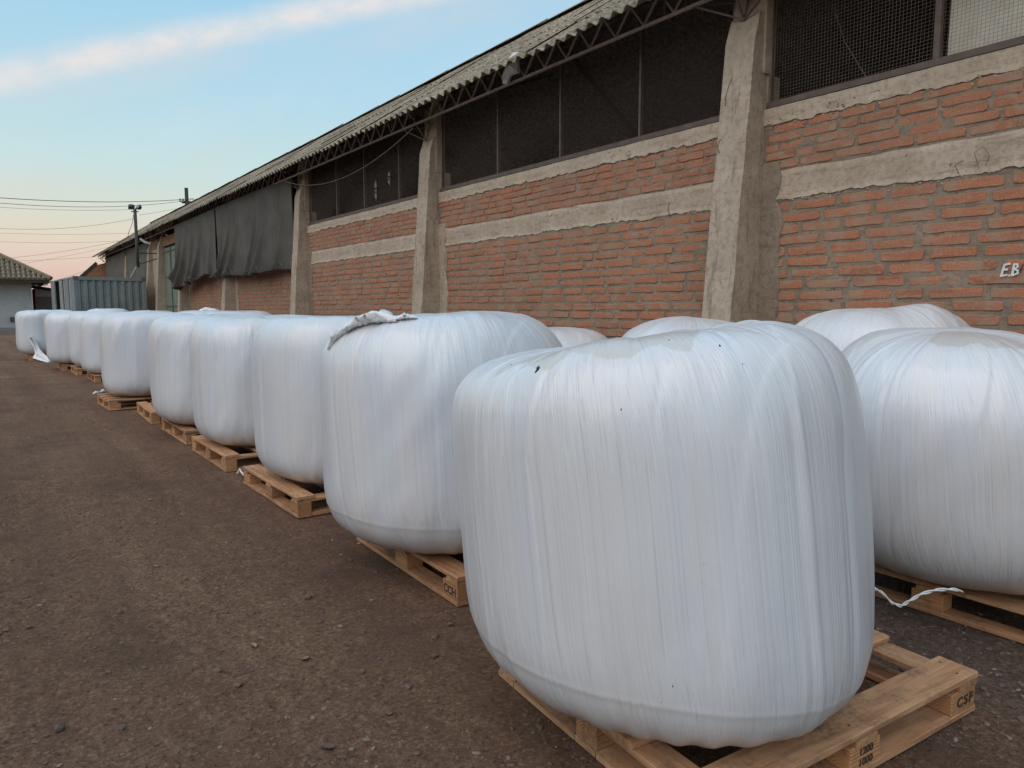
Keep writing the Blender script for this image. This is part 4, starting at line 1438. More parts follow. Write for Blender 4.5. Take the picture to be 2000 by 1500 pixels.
    # on the flat top the film lies in straight chords rather than meeting in a point
    return WX, WY_, Z, fr, side, arc, TH, flow, seam


def make_bale(i, p, seed, label, NT=200, NP=110, folds=60, film=FILM, patch=None, dirt=None, **kw):
    WX, WY_, Z, fr, side, arc, TH, flow, seam = bale_points(p, NT, NP, seed, folds, **kw)
    pt = np.zeros_like(Z)
    if patch:
        for (ax, ay, az_r, d0, d1, l0, l1) in patch:
            # (dir azimuth in world plane) strip d0..d1 outward, l0..l1 sideways
            q = (WX * math.cos(az_r) + WY_ * math.sin(az_r)); l_ = (-WX * math.sin(az_r) + WY_ * math.cos(az_r))
            edge_ = 0.010 * np.sin(l_ * 60) + 0.016 * fbm(l_ * 24, l_ * 0, 2, 3)
            inner = d0 + ax * l_ ** 2 / 0.2
            outer = d1 + edge_ - ay * l_ ** 2 / 0.2
            sdf = np.minimum.reduce([q - inner, outer - q, l_ - l0 + 0.08 * (q - d0), l1 - l_])
            pt = np.maximum(pt, (0.5 + np.minimum(sdf, (fr - ax_fr(d1, l_)) * 2) * 12).clip(0, 1))
    dt = np.zeros_like(Z)
    if dirt:
        for (az_r, zc, wa, wz, s_) in dirt:
            d = (TH + p[5] - az_r + np.pi) % (2 * np.pi) - np.pi
            dt = np.maximum(dt, s_ * np.exp(-(d / wa) ** 2 - ((Z - zc) / wz) ** 2))
    P = np.stack([WX, WY_, Z], -1)
    me_ = grid_mesh('wrapped_bale', P, film, closed_u=True, attrs=dict(flow=flow, patch=pt, dirt=dt, seam=seam))
    o = link('wrapped_bale', me_, loc=(p[0], p[1], 0.0))
    if LIFT: o.location.z = 0.0
    tag(o, label, 'silage bale', 'white wrapped silage bales')
    return o, P


LIFT = False
ax_fr = lambda d1, l_: 0.962 + 0.012 * np.sin(l_ * 31) + 0.02 * fbm(l_ * 22, l_ * 0, 2, 3)
toc = lambda x, y: math.atan2(-y, -x)          # azimuth from a bale at x, y towards the camera
B = []
b1p = [1.889, 1.625, 0.666, 0.703, 2.0, -0.272, 7.0, 4.6, 0.675, 1.316, -0.062, 0.093, 0.116, -0.12]
B.append(make_bale(0, b1p, 7, 'nearest and largest white wrapped bale, filling the front of the photo', 620, 300, 190,
                   patch=[(0.10, 0.02, R(-150), 0.36, 0.72, -0.44, 0.15), (0.12, 0.0, R(40), 0.42, 0.72, -0.08, 0.28)],
                   lump=0.015, dimple=(0.08, 0.02, 0.19, 0.06), ledge=True, hump=[(0.30, 0.28, 0.28, 0.02), (-0.38, -0.25, 0.2, 0.012), (0.25, -0.30, 0.16, -0.02)], fold_amp=0.95, soft=(-0.37, 0.24)))
b2p = [2.135, 3.384, 0.745, 0.672, 2.078, 0.325, 6.8, 3.829, 0.644, 1.384, 0.012, 0.06, 0.027, -0.092]
B.append(make_bale(1, b2p, 12, 'second bale of the front row, crumpled film tail lying on its top', 460, 220, 140, lump=0.018, ledge=True, hump=[(0.15, 0.2, 0.25, 0.02)], soft=(-0.97, 0.5)))
b3p = [2.235, 5.13, 0.655, 0.60, 2.6, 0.1, 7.0, 4.4, 0.55, 1.362, -0.01, -0.01, -0.01, 0.0]
B.append(make_bale(2, b3p, 23, 'third bale of the front row, standing on a pallet with a bare left board', 320, 160, 110))
rowp = [(2.205, 6.95, 0.655, 0.62, 1.375, 'fourth bale of the front row from the camera'),
        (2.10, 8.50, 0.655, 0.62, 1.372, 'fifth bale of the front row, overlapping a slightly hidden one'),
        (2.37, 10.10, 0.62, 0.62, 1.355, 'bale almost wholly hidden behind the fifth bale of the front row'),
        (2.00, 11.72, 0.665, 0.66, 1.385, 'wide bale midway along the row with a white scrap on the ground beside it'),
        (2.16, 16.10, 0.66, 0.64, 1.375, 'slim-looking bale just left of the wide bale in mid row'),
        (2.12, 18.02, 0.64, 0.62, 1.37, 'bale seen only as a narrow strip behind its right neighbour'),
        (1.79, 19.50, 0.66, 0.62, 1.375, 'bale next to the far end one, above the left of two touching pallets'),
        (1.42, 23.60, 0.70, 0.66, 1.40, 'farthest bale at the left end of the row with torn film hanging down')]
for k, (x, y, a, b2, zt, lb) in enumerate(rowp):
    r_ = random.Random(60 + k)
    p = [x, y, a, b2, 2.6 + r_.uniform(0, 0.6), r_.uniform(-0.22, 0.22), r_.uniform(6.2, 7.8), r_.uniform(4.2, 5.4), r_.uniform(0.58, 0.72), zt - 0.03,
         r_.uniform(-0.015, 0.015), r_.uniform(-0.015, 0.015), r_.uniform(-0.01, 0.015), r_.uniform(-0.015, 0.015)]
    B.append(make_bale(3 + k, p, 31 + 7 * k, lb, 240 if k < 4 else 150, 120 if k < 4 else 80, 90 if k < 4 else 50,
                       hump=[(r_.uniform(-.2, .2), r_.uniform(-.2, .2), 0.25, 0.02)], lump=0.021))
r1p = [3.80, 1.40, 0.640, 0.60, 2.5, 0.39, 3.0, 3.379, 0.686, 1.322, -0.10, 0.06, 0.048, 0.021]
B.append(make_bale(11, r1p, 51, "bale cut off by the photo's right edge, dark scuff on its side", 420, 210, 170, film=FILM_D,
                   patch=[(0.5, 0.3, R(-167), 0.20, 0.50, -0.10, 0.26)], dirt=[(R(-139), 0.80, 0.045, 0.15, 0.8)], lump=0.018, fold_amp=1.2))
r2p = [5.02, 2.48, 0.62, 0.62, 2.3, 0.1, 4.0, 3.8, 0.66, 1.395, 0, 0, 0.0, -0.02]
B.append(make_bale(12, r2p, 61, 'tall humped bale against the near brick panel, behind the right-hand bale', 300, 150, 120,
                   hump=[(-0.02, -0.33, 0.20, 0.06), (-0.2, 0.05, 0.28, 0.03), (-0.1, 0.35, 0.25, 0.0)], fold_amp=1.4, lump=0.016))
r3p = [4.55, 3.72, 0.62, 0.62, 2.2, 0.0, 3.6, 3.8, 0.66, 1.315, 0, 0, 0.0, 0.0]
B.append(make_bale(13, r3p, 71, 'bale rising behind the nearest bale, in front of the near pillar\'s foot', 260, 130, 110,
                   hump=[(-0.1, 0.0, 0.25, 0.045), (-0.2, 0.3, 0.18, 0.01)], fold_amp=1.3, lump=0.014))
r4p = [4.62, 5.50, 0.64, 0.64, 2.1, 0.0, 3.0, 3.8, 0.66, 1.235, 0, 0, 0.0, 0.0]
B.append(make_bale(14, r4p, 81, 'low bale seen between the second bale and the nearest bale', 240, 120, 90, fold_amp=1.3))
rear = [(3.60, 12.9, 1.385, 'rear row bale with a film knot nearest the camera, above the front row'),
        (3.60, 15.2, 1.385, 'rear row bale with a large rounded film knot, midway along'),
        (3.55, 20.6, 1.375, 'rear row bale with a tiny film knot in front of the gate'),
        (3.05, 24.6, 1.425, 'rear row bale with a small upright film knot in front of the container')]
for k, (x, y, zt, lb) in enumerate(rear):
    p = [x, y, 0.66, 0.66, 2.3, 0.1 * k, 4.6, 4, 0.65, zt, 0, 0, 0, 0]
    B.append(make_bale(15 + k, p, 91 + k, lb, 120, 70, 40))


# crumpled film tails and knots on the bale tops (parts of the bale)
def crumple(name, parent, spine, widths, seed, thick=0.012, mat_=None, n_u=14):
    r_ = np.random.default_rng(seed)
    sp_ = np.array(spine, float); n = 44
    tt = np.linspace(0, len(sp_) - 1, n); i0 = np.minimum(tt.astype(int), len(sp_) - 2); f = (tt - i0)[:, None]
    f = f * f * (3 - 2 * f)
    C = sp_[i0] * (1 - f) + sp_[i0 + 1] * f
    W = np.interp(tt, range(len(widths)), widths)
    d = np.gradient(C, axis=0); d /= np.linalg.norm(d, axis=1)[:, None]
    up_ = np.array([0, 0, 1.0]); sd_ = np.cross(d, up_); sd_ /= (np.linalg.norm(sd_, axis=1)[:, None] + 1e-6)
    nn = np.cross(sd_, d)
    P = np.zeros((n, n_u, 3))
    for j in range(n_u):
        a = 2 * np.pi * j / n_u
        rad = 1 + 0.55 * (fbm(tt * 0.9 + 3, tt * 0 + j * 0.9 + seed, seed, 3) * 2)
        P[:, j] = C + sd_ * (np.cos(a) * W * rad)[:, None] + nn * ((math.sin(a) * 0.5 + 0.3) * W * rad)[:, None] * 0.8
    P += 0.20 * W[:, None, None] * (r_.random(P.shape) - 0.5)
    me_ = grid_mesh(name, P, mat_ or FILM_TAIL, closed_u=True, smooth=True)
    return link(name, me_, parent)


mt_, tt_, bt_ = mat('loose_translucent_film')
g_ = world_pos(tt_)
L(tt_, mixc(tt_, mapr(tt_, noise(tt_, g_, 22, 4, 0.6), 0.35, 0.65), (0.88, 0.88, 0.88), (0.78, 0.78, 0.79)), bt_.inputs['Base Color'])
bt_.inputs['Roughness'].default_value = 0.35
bump(tt_, bt_, noise(tt_, g_, 70, 3, 0.6), 0.5, 0.004)
FILM_TAIL = mt_


def top_pt(obj_p, px, py, z):
    """point on the horizontal plane z seen at a photo pixel, in the bale's local frame"""
    d = dvec(px, py); t_ = (z - H_CAM) / d.z
    return (d.x * t_ - obj_p[0], d.y * t_ - obj_p[1], z)


# tail on the second bale: gathers at the top and runs down over the left shoulder
def ray_at(px, py, dist, c):
    d = dvec(px, py); h_ = math.hypot(d.x, d.y); s_ = dist / h_
    return (d.x * s_ - c[0], d.y * s_ - c[1], d.z * s_ + H_CAM)


c2 = b2p[:2]
P2W = B[1][1] + np.array([c2[0], c2[1], 0])


def surf_near(px, py, lift):
    d = np.array(dvec(px, py)); W_ = P2W - np.array([0, 0, H_CAM]); t_ = W_ @ d
    off_ = np.linalg.norm(W_ - t_[..., None] * d, axis=-1) + 0.03 * t_
    k_ = np.unravel_index(np.argmin(off_), off_.shape); q_ = B[1][1][k_]
    return (q_[0], q_[1], q_[2] + lift)


crumple('film_tail', B[1][0], [surf_near(642, 684, 0.0), surf_near(656, 664, 0.004), surf_near(682, 648, 0.008), surf_near(712, 636, 0.012), surf_near(745, 630, 0.016), surf_near(778, 630, 0.006)],
        [0.014, 0.030, 0.042, 0.066, 0.070, 0.016], 3)
crumple('film_tail', B[1][0], [surf_near(768, 628, 0.006), surf_near(790, 624, 0.012), surf_near(815, 622, 0.004)], [0.01, 0.034, 0.008], 5)
for (bi, px, py, dist, w_) in ((15, 495, 610, 13.3, 0.07), (16, 412, 606, 15.5, 0.12), (17, 296, 609, 20.8, 0.09), (18, 193, 604, 24.6, 0.07)):
    p = rear[bi - 15]; c = (p[0], p[1])
    q = ray_at(px, py, dist, c)
    crumple('film_knot', B[bi][0], [(q[0] - 2.2 * w_, q[1] + w_, q[2] - 0.05), (q[0] - 0.8 * w_, q[1], q[2] - 0.01), (q[0] + 0.6 * w_, q[1] - w_, q[2] - 0.02), (q[0] + 2.4 * w_, q[1] - w_, q[2] - 0.06)],
            [w_ * 0.2, w_ * 0.75, w_ * 0.6, w_ * 0.2], 40 + bi)

# torn film hanging from the farthest bale
far = rowp[-1]
pts = [(57, 657, 22.93), (66, 660, 22.86), (72, 672, 22.8), (80, 690, 22.7), (97, 706, 22.5)]
pts2 = [(58, 658, 22.93), (62, 672, 22.9), (68, 686, 22.85), (66, 699, 22.75), (98, 708, 22.45)]
P = np.zeros((20, 9, 3))
for i in range(20):
    t_ = i / 19 * 4; k = min(int(t_), 3); f = t_ - k
    a = np.array(ray_at(pts[k][0], pts[k][1], pts[k][2], far[:2])) * (1 - f) + np.array(ray_at(pts[k + 1][0], pts[k + 1][1], pts[k + 1][2], far[:2])) * f
    b_ = np.array(ray_at(pts2[k][0], pts2[k][1], pts2[k][2], far[:2])) * (1 - f) + np.array(ray_at(pts2[k + 1][0], pts2[k + 1][1], pts2[k + 1][2], far[:2])) * f
    for j in range(9):
        u_ = j / 8
        P[i, j] = a * (1 - u_) + b_ * u_ + np.array([-0.05 * math.sin(u_ * 9 + i * 0.3), -0.05 * math.cos(u_ * 7), 0])
P = np.concatenate([P, P[::-1] + [0.01, 0.01, 0]], 0)
link('torn_film', grid_mesh('torn_film', P, FILM_TAIL), B[10][0])

# small tears with dark silage showing on the nearest bale
SIL = simple('dark_silage', (0.03, 0.026, 0.02), 0.95)
P1 = B[0][1]


def surf_pt(P_, c, px, py):
    """vertex of the bale surface closest to the line of sight through a photo pixel, camera side"""
    d = np.array(dvec(px, py)); o = np.array([0, 0, H_CAM])
    W_ = P_ + np.array([c[0], c[1], 0]) - o
    t_ = W_ @ d
    off_ = np.linalg.norm(W_ - t_[..., None] * d, axis=-1)
    sc_ = off_ + 0.02 * t_
    i = np.unravel_index(np.argmin(sc_), sc_.shape)
    return P_[i]


for (px, py, s, ang) in ((1049, 722, 0.010, 0.6), (1051, 716, 0.007, 0.8), (998, 713, 0.003, 0), (1214, 799, 0.0035, 0), (1308, 664, 0.0035, 0.3), (1407, 675, 0.005, 0.2), (1316, 1340, 0.003, 0.5), (1290, 1372, 0.002, 0), (1450, 709, 0.003, 0)):
    q = surf_pt(P1, b1p[:2], px, py)
    u, fs_ = stones[px % 6]
    m_ = MB(); m_.add((u * [s * 0.6, s * 1.5, s * 0.25]).tolist(), fs_)
    dirn = Vector((q[0], q[1], max(0.0, (q[2] - 0.9)) * 2.2)).normalized()
    o = m_.build('silage_speck', SIL, B[0][0], loc=q)
    o.rotation_euler = dirn.to_track_quat('Z', 'Y').to_euler()

# white twisted twine between the nearest bale and the pallet behind it
TW = simple('white_twine', (0.74, 0.73, 0.71), 0.6, var=0.1)
tw = [(1690, 1146, 3.10), (1704, 1148, 3.16), (1722, 1157, 3.18), (1742, 1178, 3.2), (1760, 1184, 3.2), (1776, 1174, 3.22), (1800, 1160, 3.26), (1830, 1152, 3.30), (1862, 1151, 3.34), (1886, 1157, 3.38)]
C = []
for k in range(len(tw) - 1):
    for f in (0, 0.25, 0.5, 0.75):
        a = [tw[k][i] * (1 - f) + tw[k + 1][i] * f for i in range(3)]
        C.append(ray_at(a[0], a[1], a[2] * 1.0, (0, 0)))
mb = MB()
for ph_ in (0, math.pi):
    mb.tube([(c[0] + 0.004 * math.cos(i * 0.9 + ph_), c[1] + 0.004 * math.cos(i * 0.9 + ph_), c[2] + 0.004 * math.sin(i * 0.9 + ph_)) for i, c in enumerate(C)], 0.0036, 6)
tag(mb.build('twine', TW, smooth=True), 'twisted white twine slung in front of the pallet behind the nearest bale', 'twine')

# white film scraps on the ground
def scrap(pix, lb, w_):
    q0 = [ground_pt(*p, 0.03) for p in pix]
    mb = MB(); mb.tube([(q.x, q.y, 0.03 + 0.012 * (i % 2)) for i, q in enumerate(q0)], lambda t: w_ * (0.5 + 0.6 * abs(math.sin(t * 5))), 6)
    tag(mb.build('film_scrap', FILM_TAIL), lb, 'film scrap', 'film scraps on the ground')


scrap([(182, 769), (188, 768), (196, 766), (202, 764)], 'white scrap of film on the dirt left of the wide bale\'s pallet', 0.025)
scrap([(463, 924), (468, 920), (473, 924), (476, 929)], 'small curled white film scrap between the third and fourth pallets', 0.012)
# dry leaf fragments and one flat clod of dirt
CLOD = simple('flat_clod', (0.16, 0.105, 0.07), 0.9, var=0.4, scale=30)
LEAF = simple('dry_leaf', (0.34, 0.21, 0.10), 0.8, var=0.3)
for (px, py, s, lb) in ((495, 1262, 0.020, 'orange-brown dry leaf curled on the dirt in the left middle'), (597, 1282, 0.018, 'brown dry husk lying on the dirt, right of the orange leaf'),
                        (640, 1455, 0.022, 'flat brown clod on the dirt at the bottom of the photo')):
    q = ground_pt(px, py, 0.02)
    Yg, Xg = np.meshgrid(np.linspace(-1, 1, 9), np.linspace(-1, 1, 9))
    wv_ = np.sqrt((1 - (Xg * 0.93) ** 2).clip(0))
    P = np.stack([Xg * s, Yg * s * 0.6 * wv_, s * 0.35 * np.abs(Yg) + 0.25 * s * fbm(Xg * 3, Yg * 3, px)], -1)
    P = np.concatenate([P, P[::-1] - [0, 0, 0.002]], 0)
    tag(link('dry_leaf', grid_mesh('dry_leaf', P, LEAF if px < 600 else CLOD), loc=(q.x, q.y, float(relief(q.x, q.y)) + 0.006), rot=(0, 0, px)), lb, 'leaf', 'dry leaves on the dirt')

# ================================================================== FAR LEFT: container, white house, shed
STEEL_G = simple('weathered_grey_blue_steel', (0.20, 0.225, 0.22), 0.6, 0.1, 0.3, 1.4, 0.15, col2=(0.27, 0.29, 0.28))
ct = empty('shipping_container', (2.80, 31.0, 0), R(3), label='grey-blue corrugated shipping container parked beside the warehouse wall', cat='container')
CW, CL, CH = 2.44, 6.06, 2.62
n = 9
pts_ = []
for k in range(n):
    x0 = 0.10 + k * (CW - 0.2) / n; w_ = (CW - 0.2) / n
    pts_ += [(x0, 0.0), (x0 + w_ * 0.35, 0.0), (x0 + w_ * 0.5, 0.05), (x0 + w_ * 0.85, 0.05)]
pts_.append((CW - 0.1, 0.0))
mb = MB()
vv = [(x, y, 0.16) for x, y in pts_] + [(x, y, CH - 0.13) for x, y in pts_]
m = len(pts_)
mb.add(vv, [(i, i + 1, m + i + 1, m + i) for i in range(m - 1)])
mb.build('end_panel', STEEL_G, ct)
mb = MB()
for x in (0, CW - 0.1): mb.box(x, x + 0.1, -0.012, 0.1, 0, CH)
mb.box(0.1, CW - 0.1, -0.012, 0.08, CH - 0.13, CH - 0.005); mb.box(0.1, CW - 0.1, -0.012, 0.08, 0.02, 0.16)
mb.build('corner_frame', STEEL_G, ct)
# side with door opening, white posts
mb = MB(); mb.box(0.0, CW, 0.1, CL, CH - 0.06, CH - 0.01); mb.box(0.02, CW, 0.1, CL, 0.1, 0.16); mb.box(CW - 0.05, CW, 0.1, CL, 0.16, CH - 0.06); mb.box(0, CW, CL - 0.1, CL, 0.16, CH - 0.06)
mb.build('shell', STEEL_G, ct)
mb = MB()
for (ya, yb) in ((0.10, 0.75), (1.35, 2.1), (3.0, 3.7), (5.0, 5.95)):
    mb = MB(); mb.box(0.0, 0.045, ya, yb, 0.16, CH - 0.06); mb.build('side_panel', STEEL_G, ct)
WPS = simple('white_painted_steel', (0.62, 0.62, 0.6), 0.6)
for ya in (0.78, 2.2, 2.95):
    mb = MB(); mb.box(-0.03, 0.03, ya, ya + 0.08, 0.1, CH - 0.08); mb.build('door_post', WPS, ct)
mb = MB()
for (x, y) in ((-0.01, -0.02), (CW - 0.15, -0.02), (-0.01, CL - 0.12), (CW - 0.15, CL - 0.12)):
    mb.box(x, x + 0.16, y, y + 0.16, CH - 0.12, CH + 0.008)
    mb.box(x, x + 0.16, y, y + 0.16, -0.0, 0.12)
mb.build('corner_casting', simple('dark_casting', (0.13, 0.14, 0.14), 0.6), ct)
mb = MB(); mb.bar((4.9, 32.5, 2.65), (5.45, 33.4, 3.45), 0.05)
tag(mb.build('timber_prop', simple('pale_timber', (0.45, 0.40, 0.33), 0.8)), 'thin pale timber prop leaning above the container\'s right corner', 'timber prop')

# white house with a tiled hip roof
HOUSE = simple('grey_white_render', (0.52, 0.53, 0.51), 0.9, var=0.15, scale=1.2, bmp=0.2, col2=(0.43, 0.44, 0.43))
hs_ = empty('white_house', (2.4, 50, 0), label='low white rendered house with a tiled hip roof at the left edge', cat='house')
mb = MB(); mb.box(-12, 0, 0, 9, 0, 3.02); mb.build('wall', HOUSE, hs_)
mb = MB(); mb.box(-12.03, 0.03, -0.03, 9.03, 0, 0.35); mb.build('plinth', simple('grey_green_plinth', (0.30, 0.31, 0.28), 0.9), hs_)
TILE = simple('mossy_clay_tile', (0.28, 0.205, 0.135), 0.9, var=0.5, scale=5, bmp=0.4, col2=(0.17, 0.145, 0.09))
# hip roof body
ex0, ex1, ey0, ey1, ez, rise = -12.9, 0.9, -0.9, 9.9, 3.06, 0.60
hr = (ey1 - ey0) / 2
mb = MB()
mb.add([(ex0, ey0, ez), (ex1, ey0, ez), (ex1, ey1, ez), (ex0, ey1, ez), (ex0 + hr, ey0 + hr, ez + hr * rise), (ex1 - hr, ey0 + hr, ez + hr * rise)],
       [(0, 1, 5, 4), (1, 2, 5), (2, 3, 4, 5), (3, 0, 4), (0, 3, 2, 1)])
rf_ = mb.build('roof', TILE, hs_)
# tile courses in real relief on the two visible slopes
mb = MB()
sl = math.hypot(1, rise)
x = ex0 + 0.1
k = 0
while x < ex1:
    run = min(hr, x - ex0, ex1 - x)
    nseg = max(1, int(run * sl / 0.38))
    for s in range(nseg):
        a0, a1 = s * run / nseg, (s + 1) * run / nseg
        dz = 0.05
        mb.bar((x + rnd.uniform(-.01, .01), ey0 + a0 - 0.03, ez + a0 * rise + dz), (x, ey0 + a1, ez + a1 * rise + dz + 0.03 - 0.03), 0.19, 6, 0.155)
    x += 0.235
y = ey0 + 0.1
while y < ey1:
    run = min(hr, y - ey0, ey1 - y)
    nseg = max(1, int(run * sl / 0.38))
    for s in range(nseg):
        a0, a1 = s * run / nseg, (s + 1) * run / nseg
        mb.bar((ex1 - a0 + 0.03, y, ez + a0 * rise + 0.05), (ex1 - a1, y, ez + a1 * rise + 0.05), 0.19, 6, 0.155)
    y += 0.235
tag(mb.build('roof_tiles', TILE, hs_), kind='stuff')
mb = MB(); mb.bar((ex1 + 0.03, ey0 - 0.03, ez + 0.10), (ex1 - hr, ey0 + hr, ez + hr * rise + 0.12), 0.26, 6)
mb.build('hip_cap', TILE, hs_)
mb = MB(); mb.box(ex0 + 0.05, ex1 - 0.05, ey0 + 0.04, ey0 + 0.1, ez - 0.16, ez - 0.01); mb.box(ex1 - 0.1, ex1 - 0.04, ey0 + 0.1, ey1 - 0.1, ez - 0.16, ez - 0.01)
mb.box(ex0 + 0.1, ex1 - 0.1, ey0 + 0.1, 0.0, ez - 0.03, ez - 0.012); mb.box(0.0, ex1 - 0.1, 0.0, ey1 - .1, ez - 0.03, ez - 0.012)
mb.build('eave_board', simple('dark_eave_timber', (0.07, 0.06, 0.055), 0.9), hs_)
mb = MB(); mb.tube([(0.55, -0.75, 2.78), (0.75, -0.75, 2.83)], 0.05, 8); mb.build('eave_lamp', simple('lamp_white', (0.6, 0.6, 0.6), 0.5), hs_)
mb = MB(); mb.box(-1.13, -0.83, -0.06, 0.0, 0.68, 0.94); mb.build('meter_box', simple('dark_box', (0.12, 0.10, 0.09), 0.8), hs_)

sh = empty('garden_shed', (2.65, 52.0, 0), label='small lean-to shed with a brown door between the white house and the container', cat='shed')
SHW = simple('pale_shed_board', (0.40, 0.38, 0.36), 0.9, var=0.2)
mb = MB(); mb.add([(0.0, 0, 0), (2.6, 0, 0), (2.6, 0, 2.2), (0.0, 0, 2.65), (0, 3, 0), (2.6, 3, 0), (2.6, 3, 2.2), (0, 3, 2.65)],
                  [(0, 1, 2, 3), (7, 6, 5, 4), (0, 4, 5, 1), (1, 5, 6, 2), (2, 6, 7, 3), (3, 7, 4, 0)])
mb.build('wall', SHW, sh)
mb = MB(); mb.add([(-0.1, -0.4, 2.75), (3.0, -0.4, 2.2), (3.0, 3.2, 2.2), (-0.1, 3.2, 2.75), (-0.1, -0.4, 2.83), (3.0, -0.4, 2.28), (3.0, 3.2, 2.28), (-0.1, 3.2, 2.83)],
                  [(0, 3, 2, 1), (4, 5, 6, 7), (0, 1, 5, 4), (1, 2, 6, 5), (2, 3, 7, 6), (3, 0, 4, 7)])
mb.build('roof', simple('dark_felt', (0.09, 0.08, 0.075), 0.9), sh)
mb = MB(); mb.box(0.02, 0.85, -0.03, 0.0, 0.05, 2.15); mb.build('door', simple('brown_door', (0.19, 0.13, 0.11), 0.8), sh)
mb = MB(); mb.box(0.88, 1.2, -0.03, 0.0, 0.05, 2.15); mb.build('doorway', simple('dark_doorway', (0.05, 0.045, 0.04), 0.9), sh)
mb = MB(); mb.box(1.25, 2.0, -0.03, 0.0, 0.05, 2.3); mb.build('white_panel', simple('white_board', (0.55, 0.55, 0.54), 0.8), sh)

# long low shed added out of view so the glossy film mirrors a dark zone
oy = empty('reflection_shed', (-13.5, 8, 0), label='added long low shed for dark film reflections, unseen beyond the left edge of the photo', cat='shed')
YS = simple('reflection_shed_boarding', (0.22, 0.18, 0.15), 0.9, var=0.4, scale=1.5)
mb = MB(); mb.box(-7, 0, -28, 26, 0, 3.6); mb.build('wall', YS, oy)
mb = MB(); mb.add([(0.6, -28.5, 3.5), (0.6, 26.5, 3.5), (-7.6, 26.5, 3.5), (-7.6, -28.5, 3.5), (-3.5, -28.5, 5.6), (-3.5, 26.5, 5.6)],
                  [(0, 1, 5, 4), (2, 3, 4, 5), (0, 4, 3), (1, 2, 5), (0, 3, 2, 1)])
mb.build('roof', TILE, oy)

# low bushes and a bare tree beyond the shed
TWIG = simple('bare_twigs', (0.10, 0.085, 0.07), 0.95)
for (bx, by, hh, lb) in ((6.9, 74, 3.3, 'small leafless tree beyond the shed roof, taller of two'), (6.2, 76, 2.9, 'small leafless tree beyond the shed roof, lower of two')):
    tr = empty('bare_tree', (bx, by, 0), label=lb, cat='tree', group='leafless trees beyond the shed')
    mb = MB(); mb.bar((0, 0, 0), (0.05, 0, hh * 0.5), 0.16, 6, 0.09); mb.build('trunk', TWIG, tr)
    mb = MB()
    for k in range(34):
        a = rnd.uniform(0, 6.28); b0 = hh * rnd.uniform(0.3, 0.6); r0 = rnd.uniform(0.3, 0.9)
        p0 = Vector((0.03, 0, b0)); p1 = Vector((math.cos(a) * r0, math.sin(a) * r0, b0 + rnd.uniform(0.5, hh * 0.55)))
        p1.z = min(p1.z, hh * 1.15)
        mb.bar(p0, p1, 0.05, 4, 0.015)
        for q in range(4):
            pp = p0.lerp(p1, rnd.uniform(0.4, 1)); mb.bar(pp, pp + Vector((rnd.uniform(-.3, .3), rnd.uniform(-.3, .3), rnd.uniform(0.1, .5))), 0.02, 3, 0.008)
    mb.build('crown', TWIG, tr)

# ================================================================== POLES AND WIRES
POLE = simple('tarred_pole', (0.085, 0.085, 0.075), 0.85)
fp = empty('floodlight_pole', (4.6, 28.7, 0), label='steel pole with two floodlights rising past the eave near the gate', cat='pole')
mb = MB(); mb.tube([(0, 0, 2.9), (0.0, 0, 3.6), (0, 0, 4.95)], 0.055, 8); mb.build('pole', POLE, fp, smooth=True)
mb = MB(); mb.bar((0, 0, 3.4), (0.85, 1.2, 3.5), 0.05); mb.bar((0, 0, 3.0), (0.85, 1.2, 3.3), 0.04); mb.build('wall_bracket', STEEL, fp)
mb = MB(); mb.bar((-0.11, 0.06, 4.86), (0.10, -0.06, 4.86), 0.05); mb.build('crossbar', STEEL, fp)
BLK = simple('black_housing', (0.04, 0.04, 0.04), 0.5)
for (x, y, rz, ti) in ((-0.10, 0.06, R(150), R(28)), (0.10, -0.06, R(-70), R(-30))):
    h_ = MB(); h_.add([(-0.17, -0.03, -0.11), (0.17, -0.03, -0.11), (0.17, -0.03, 0.11), (-0.17, -0.03, 0.11), (-0.10, 0.12, -0.06), (0.10, 0.12, -0.06), (0.10, 0.12, 0.06), (-0.10, 0.12, 0.06)],
                       [(0, 1, 2, 3), (7, 6, 5, 4), (0, 4, 5, 1), (1, 5, 6, 2), (2, 6, 7, 3), (3, 7, 4, 0)])
    o = h_.build('floodlight', BLK, fp, loc=(x, y, 5.02), rot=(ti, 0, rz), scale=(0.62, 0.8, 0.75))
    gl = MB(); gl.box(-0.145, 0.145, -0.036, -0.031, -0.09, 0.09); gl.build('lamp_glass', simple('dusty_glass', (0.30, 0.31, 0.30), 0.2), o)
mb = MB(); mb.tube([(-0.05, 0.0, 4.75), (-0.12, -0.02, 4.4), (-0.25, -0.05, 4.1), (-0.28, -0.04, 3.95)], 0.008, 4); mb.build('cable', BLK, fp)

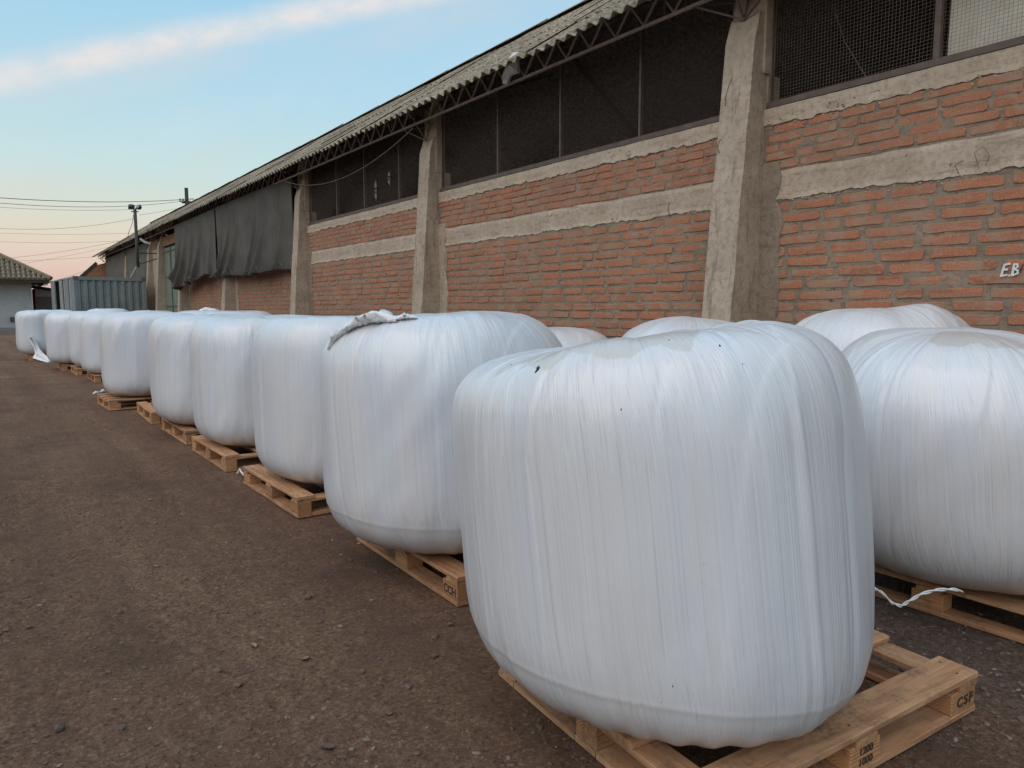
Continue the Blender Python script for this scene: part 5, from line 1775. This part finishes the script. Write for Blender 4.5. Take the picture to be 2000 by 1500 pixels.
up2 = empty('utility_pole', (10.05, 45.5, 0), label='dark utility pole rising behind the warehouse roof ridge', cat='pole')
mb = MB(); mb.bar((0, 0, 0), (0, 0, 8.45), 0.30, 8, 0.20); mb.build('pole', POLE, up2)
mb = MB(); mb.box(-0.28, 0.28, -0.06, 0.06, 7.55, 7.70); mb.build('crossarm', POLE, up2)
mb = MB()
for x in (-0.38, -0.22): mb.tube([(x, -0.1, 7.6), (x, -0.1, 7.8)], 0.05, 6)
mb.build('insulator', simple('pale_insulator', (0.35, 0.35, 0.34), 0.4), up2)

WIREM = simple('dark_power_line', (0.05, 0.05, 0.05), 0.7)


def at_px(px, py, dist):
    d = dvec(px, py); s_ = dist / math.hypot(d.x, d.y)
    return (d.x * s_, d.y * s_, d.z * s_ + H_CAM)


wires = [((378, 388, 46), (-260, 362, 34), 0.35, 0.030, 'thick double power line from the utility pole, topmost on the left'),
         ((378, 389.5, 46), (-260, 365, 34), 0.55, 0.022, 'power line hanging just below the thick topmost line'),
         ((378, 390, 46), (470, 402, 44), 0.02, 0.022, 'short power line from the utility pole to the roof ridge'),
         ((264, 409, 29), (-260, 377, 30), 0.2, 0.010, 'thin wire reaching the head of the floodlight pole'),
         ((262, 427, 29), (-260, 402, 32), 0.55, 0.010, 'sagging wire tied to the floodlight pole below its lamps'),
         ((376, 399, 46), (272, 420, 29), 0.05, 0.010, 'thin wire between the utility pole and the floodlight pole'),
         ((262, 455, 34), (-260, 436, 38), 0.2, 0.009, 'fourth thin wire down, crossing the yellow sky'),
         ((240, 470, 40), (-260, 448, 44), 0.3, 0.010, 'fifth thin wire down, ending behind the roof eave'),
         ((238, 470, 44), (-260, 505, 60), 0.55, 0.014, 'sagging wire rising to the warehouse eave'),
         ((232, 478, 44), (-100, 534, 50), 0.15, 0.010, 'wire climbing from behind the tiled roof to the eave'),
         ((200, 500, 45.4), (-260, 492, 60), 0.4, 0.012, 'lowest level wire meeting the tip of the warehouse roof'),
         ((201, 515, 45.4), (103, 549, 50), 0.06, 0.012, 'short wire from the white house eave up to the warehouse')]
for (a, b_, sg, w_, lb) in wires:
    mb = MB(); mb.tube(sag(at_px(*a), at_px(*b_), sg, 20), w_ / 2, 5)
    tag(mb.build('overhead_wire', WIREM), lb, 'wire', 'overhead wires against the sky')
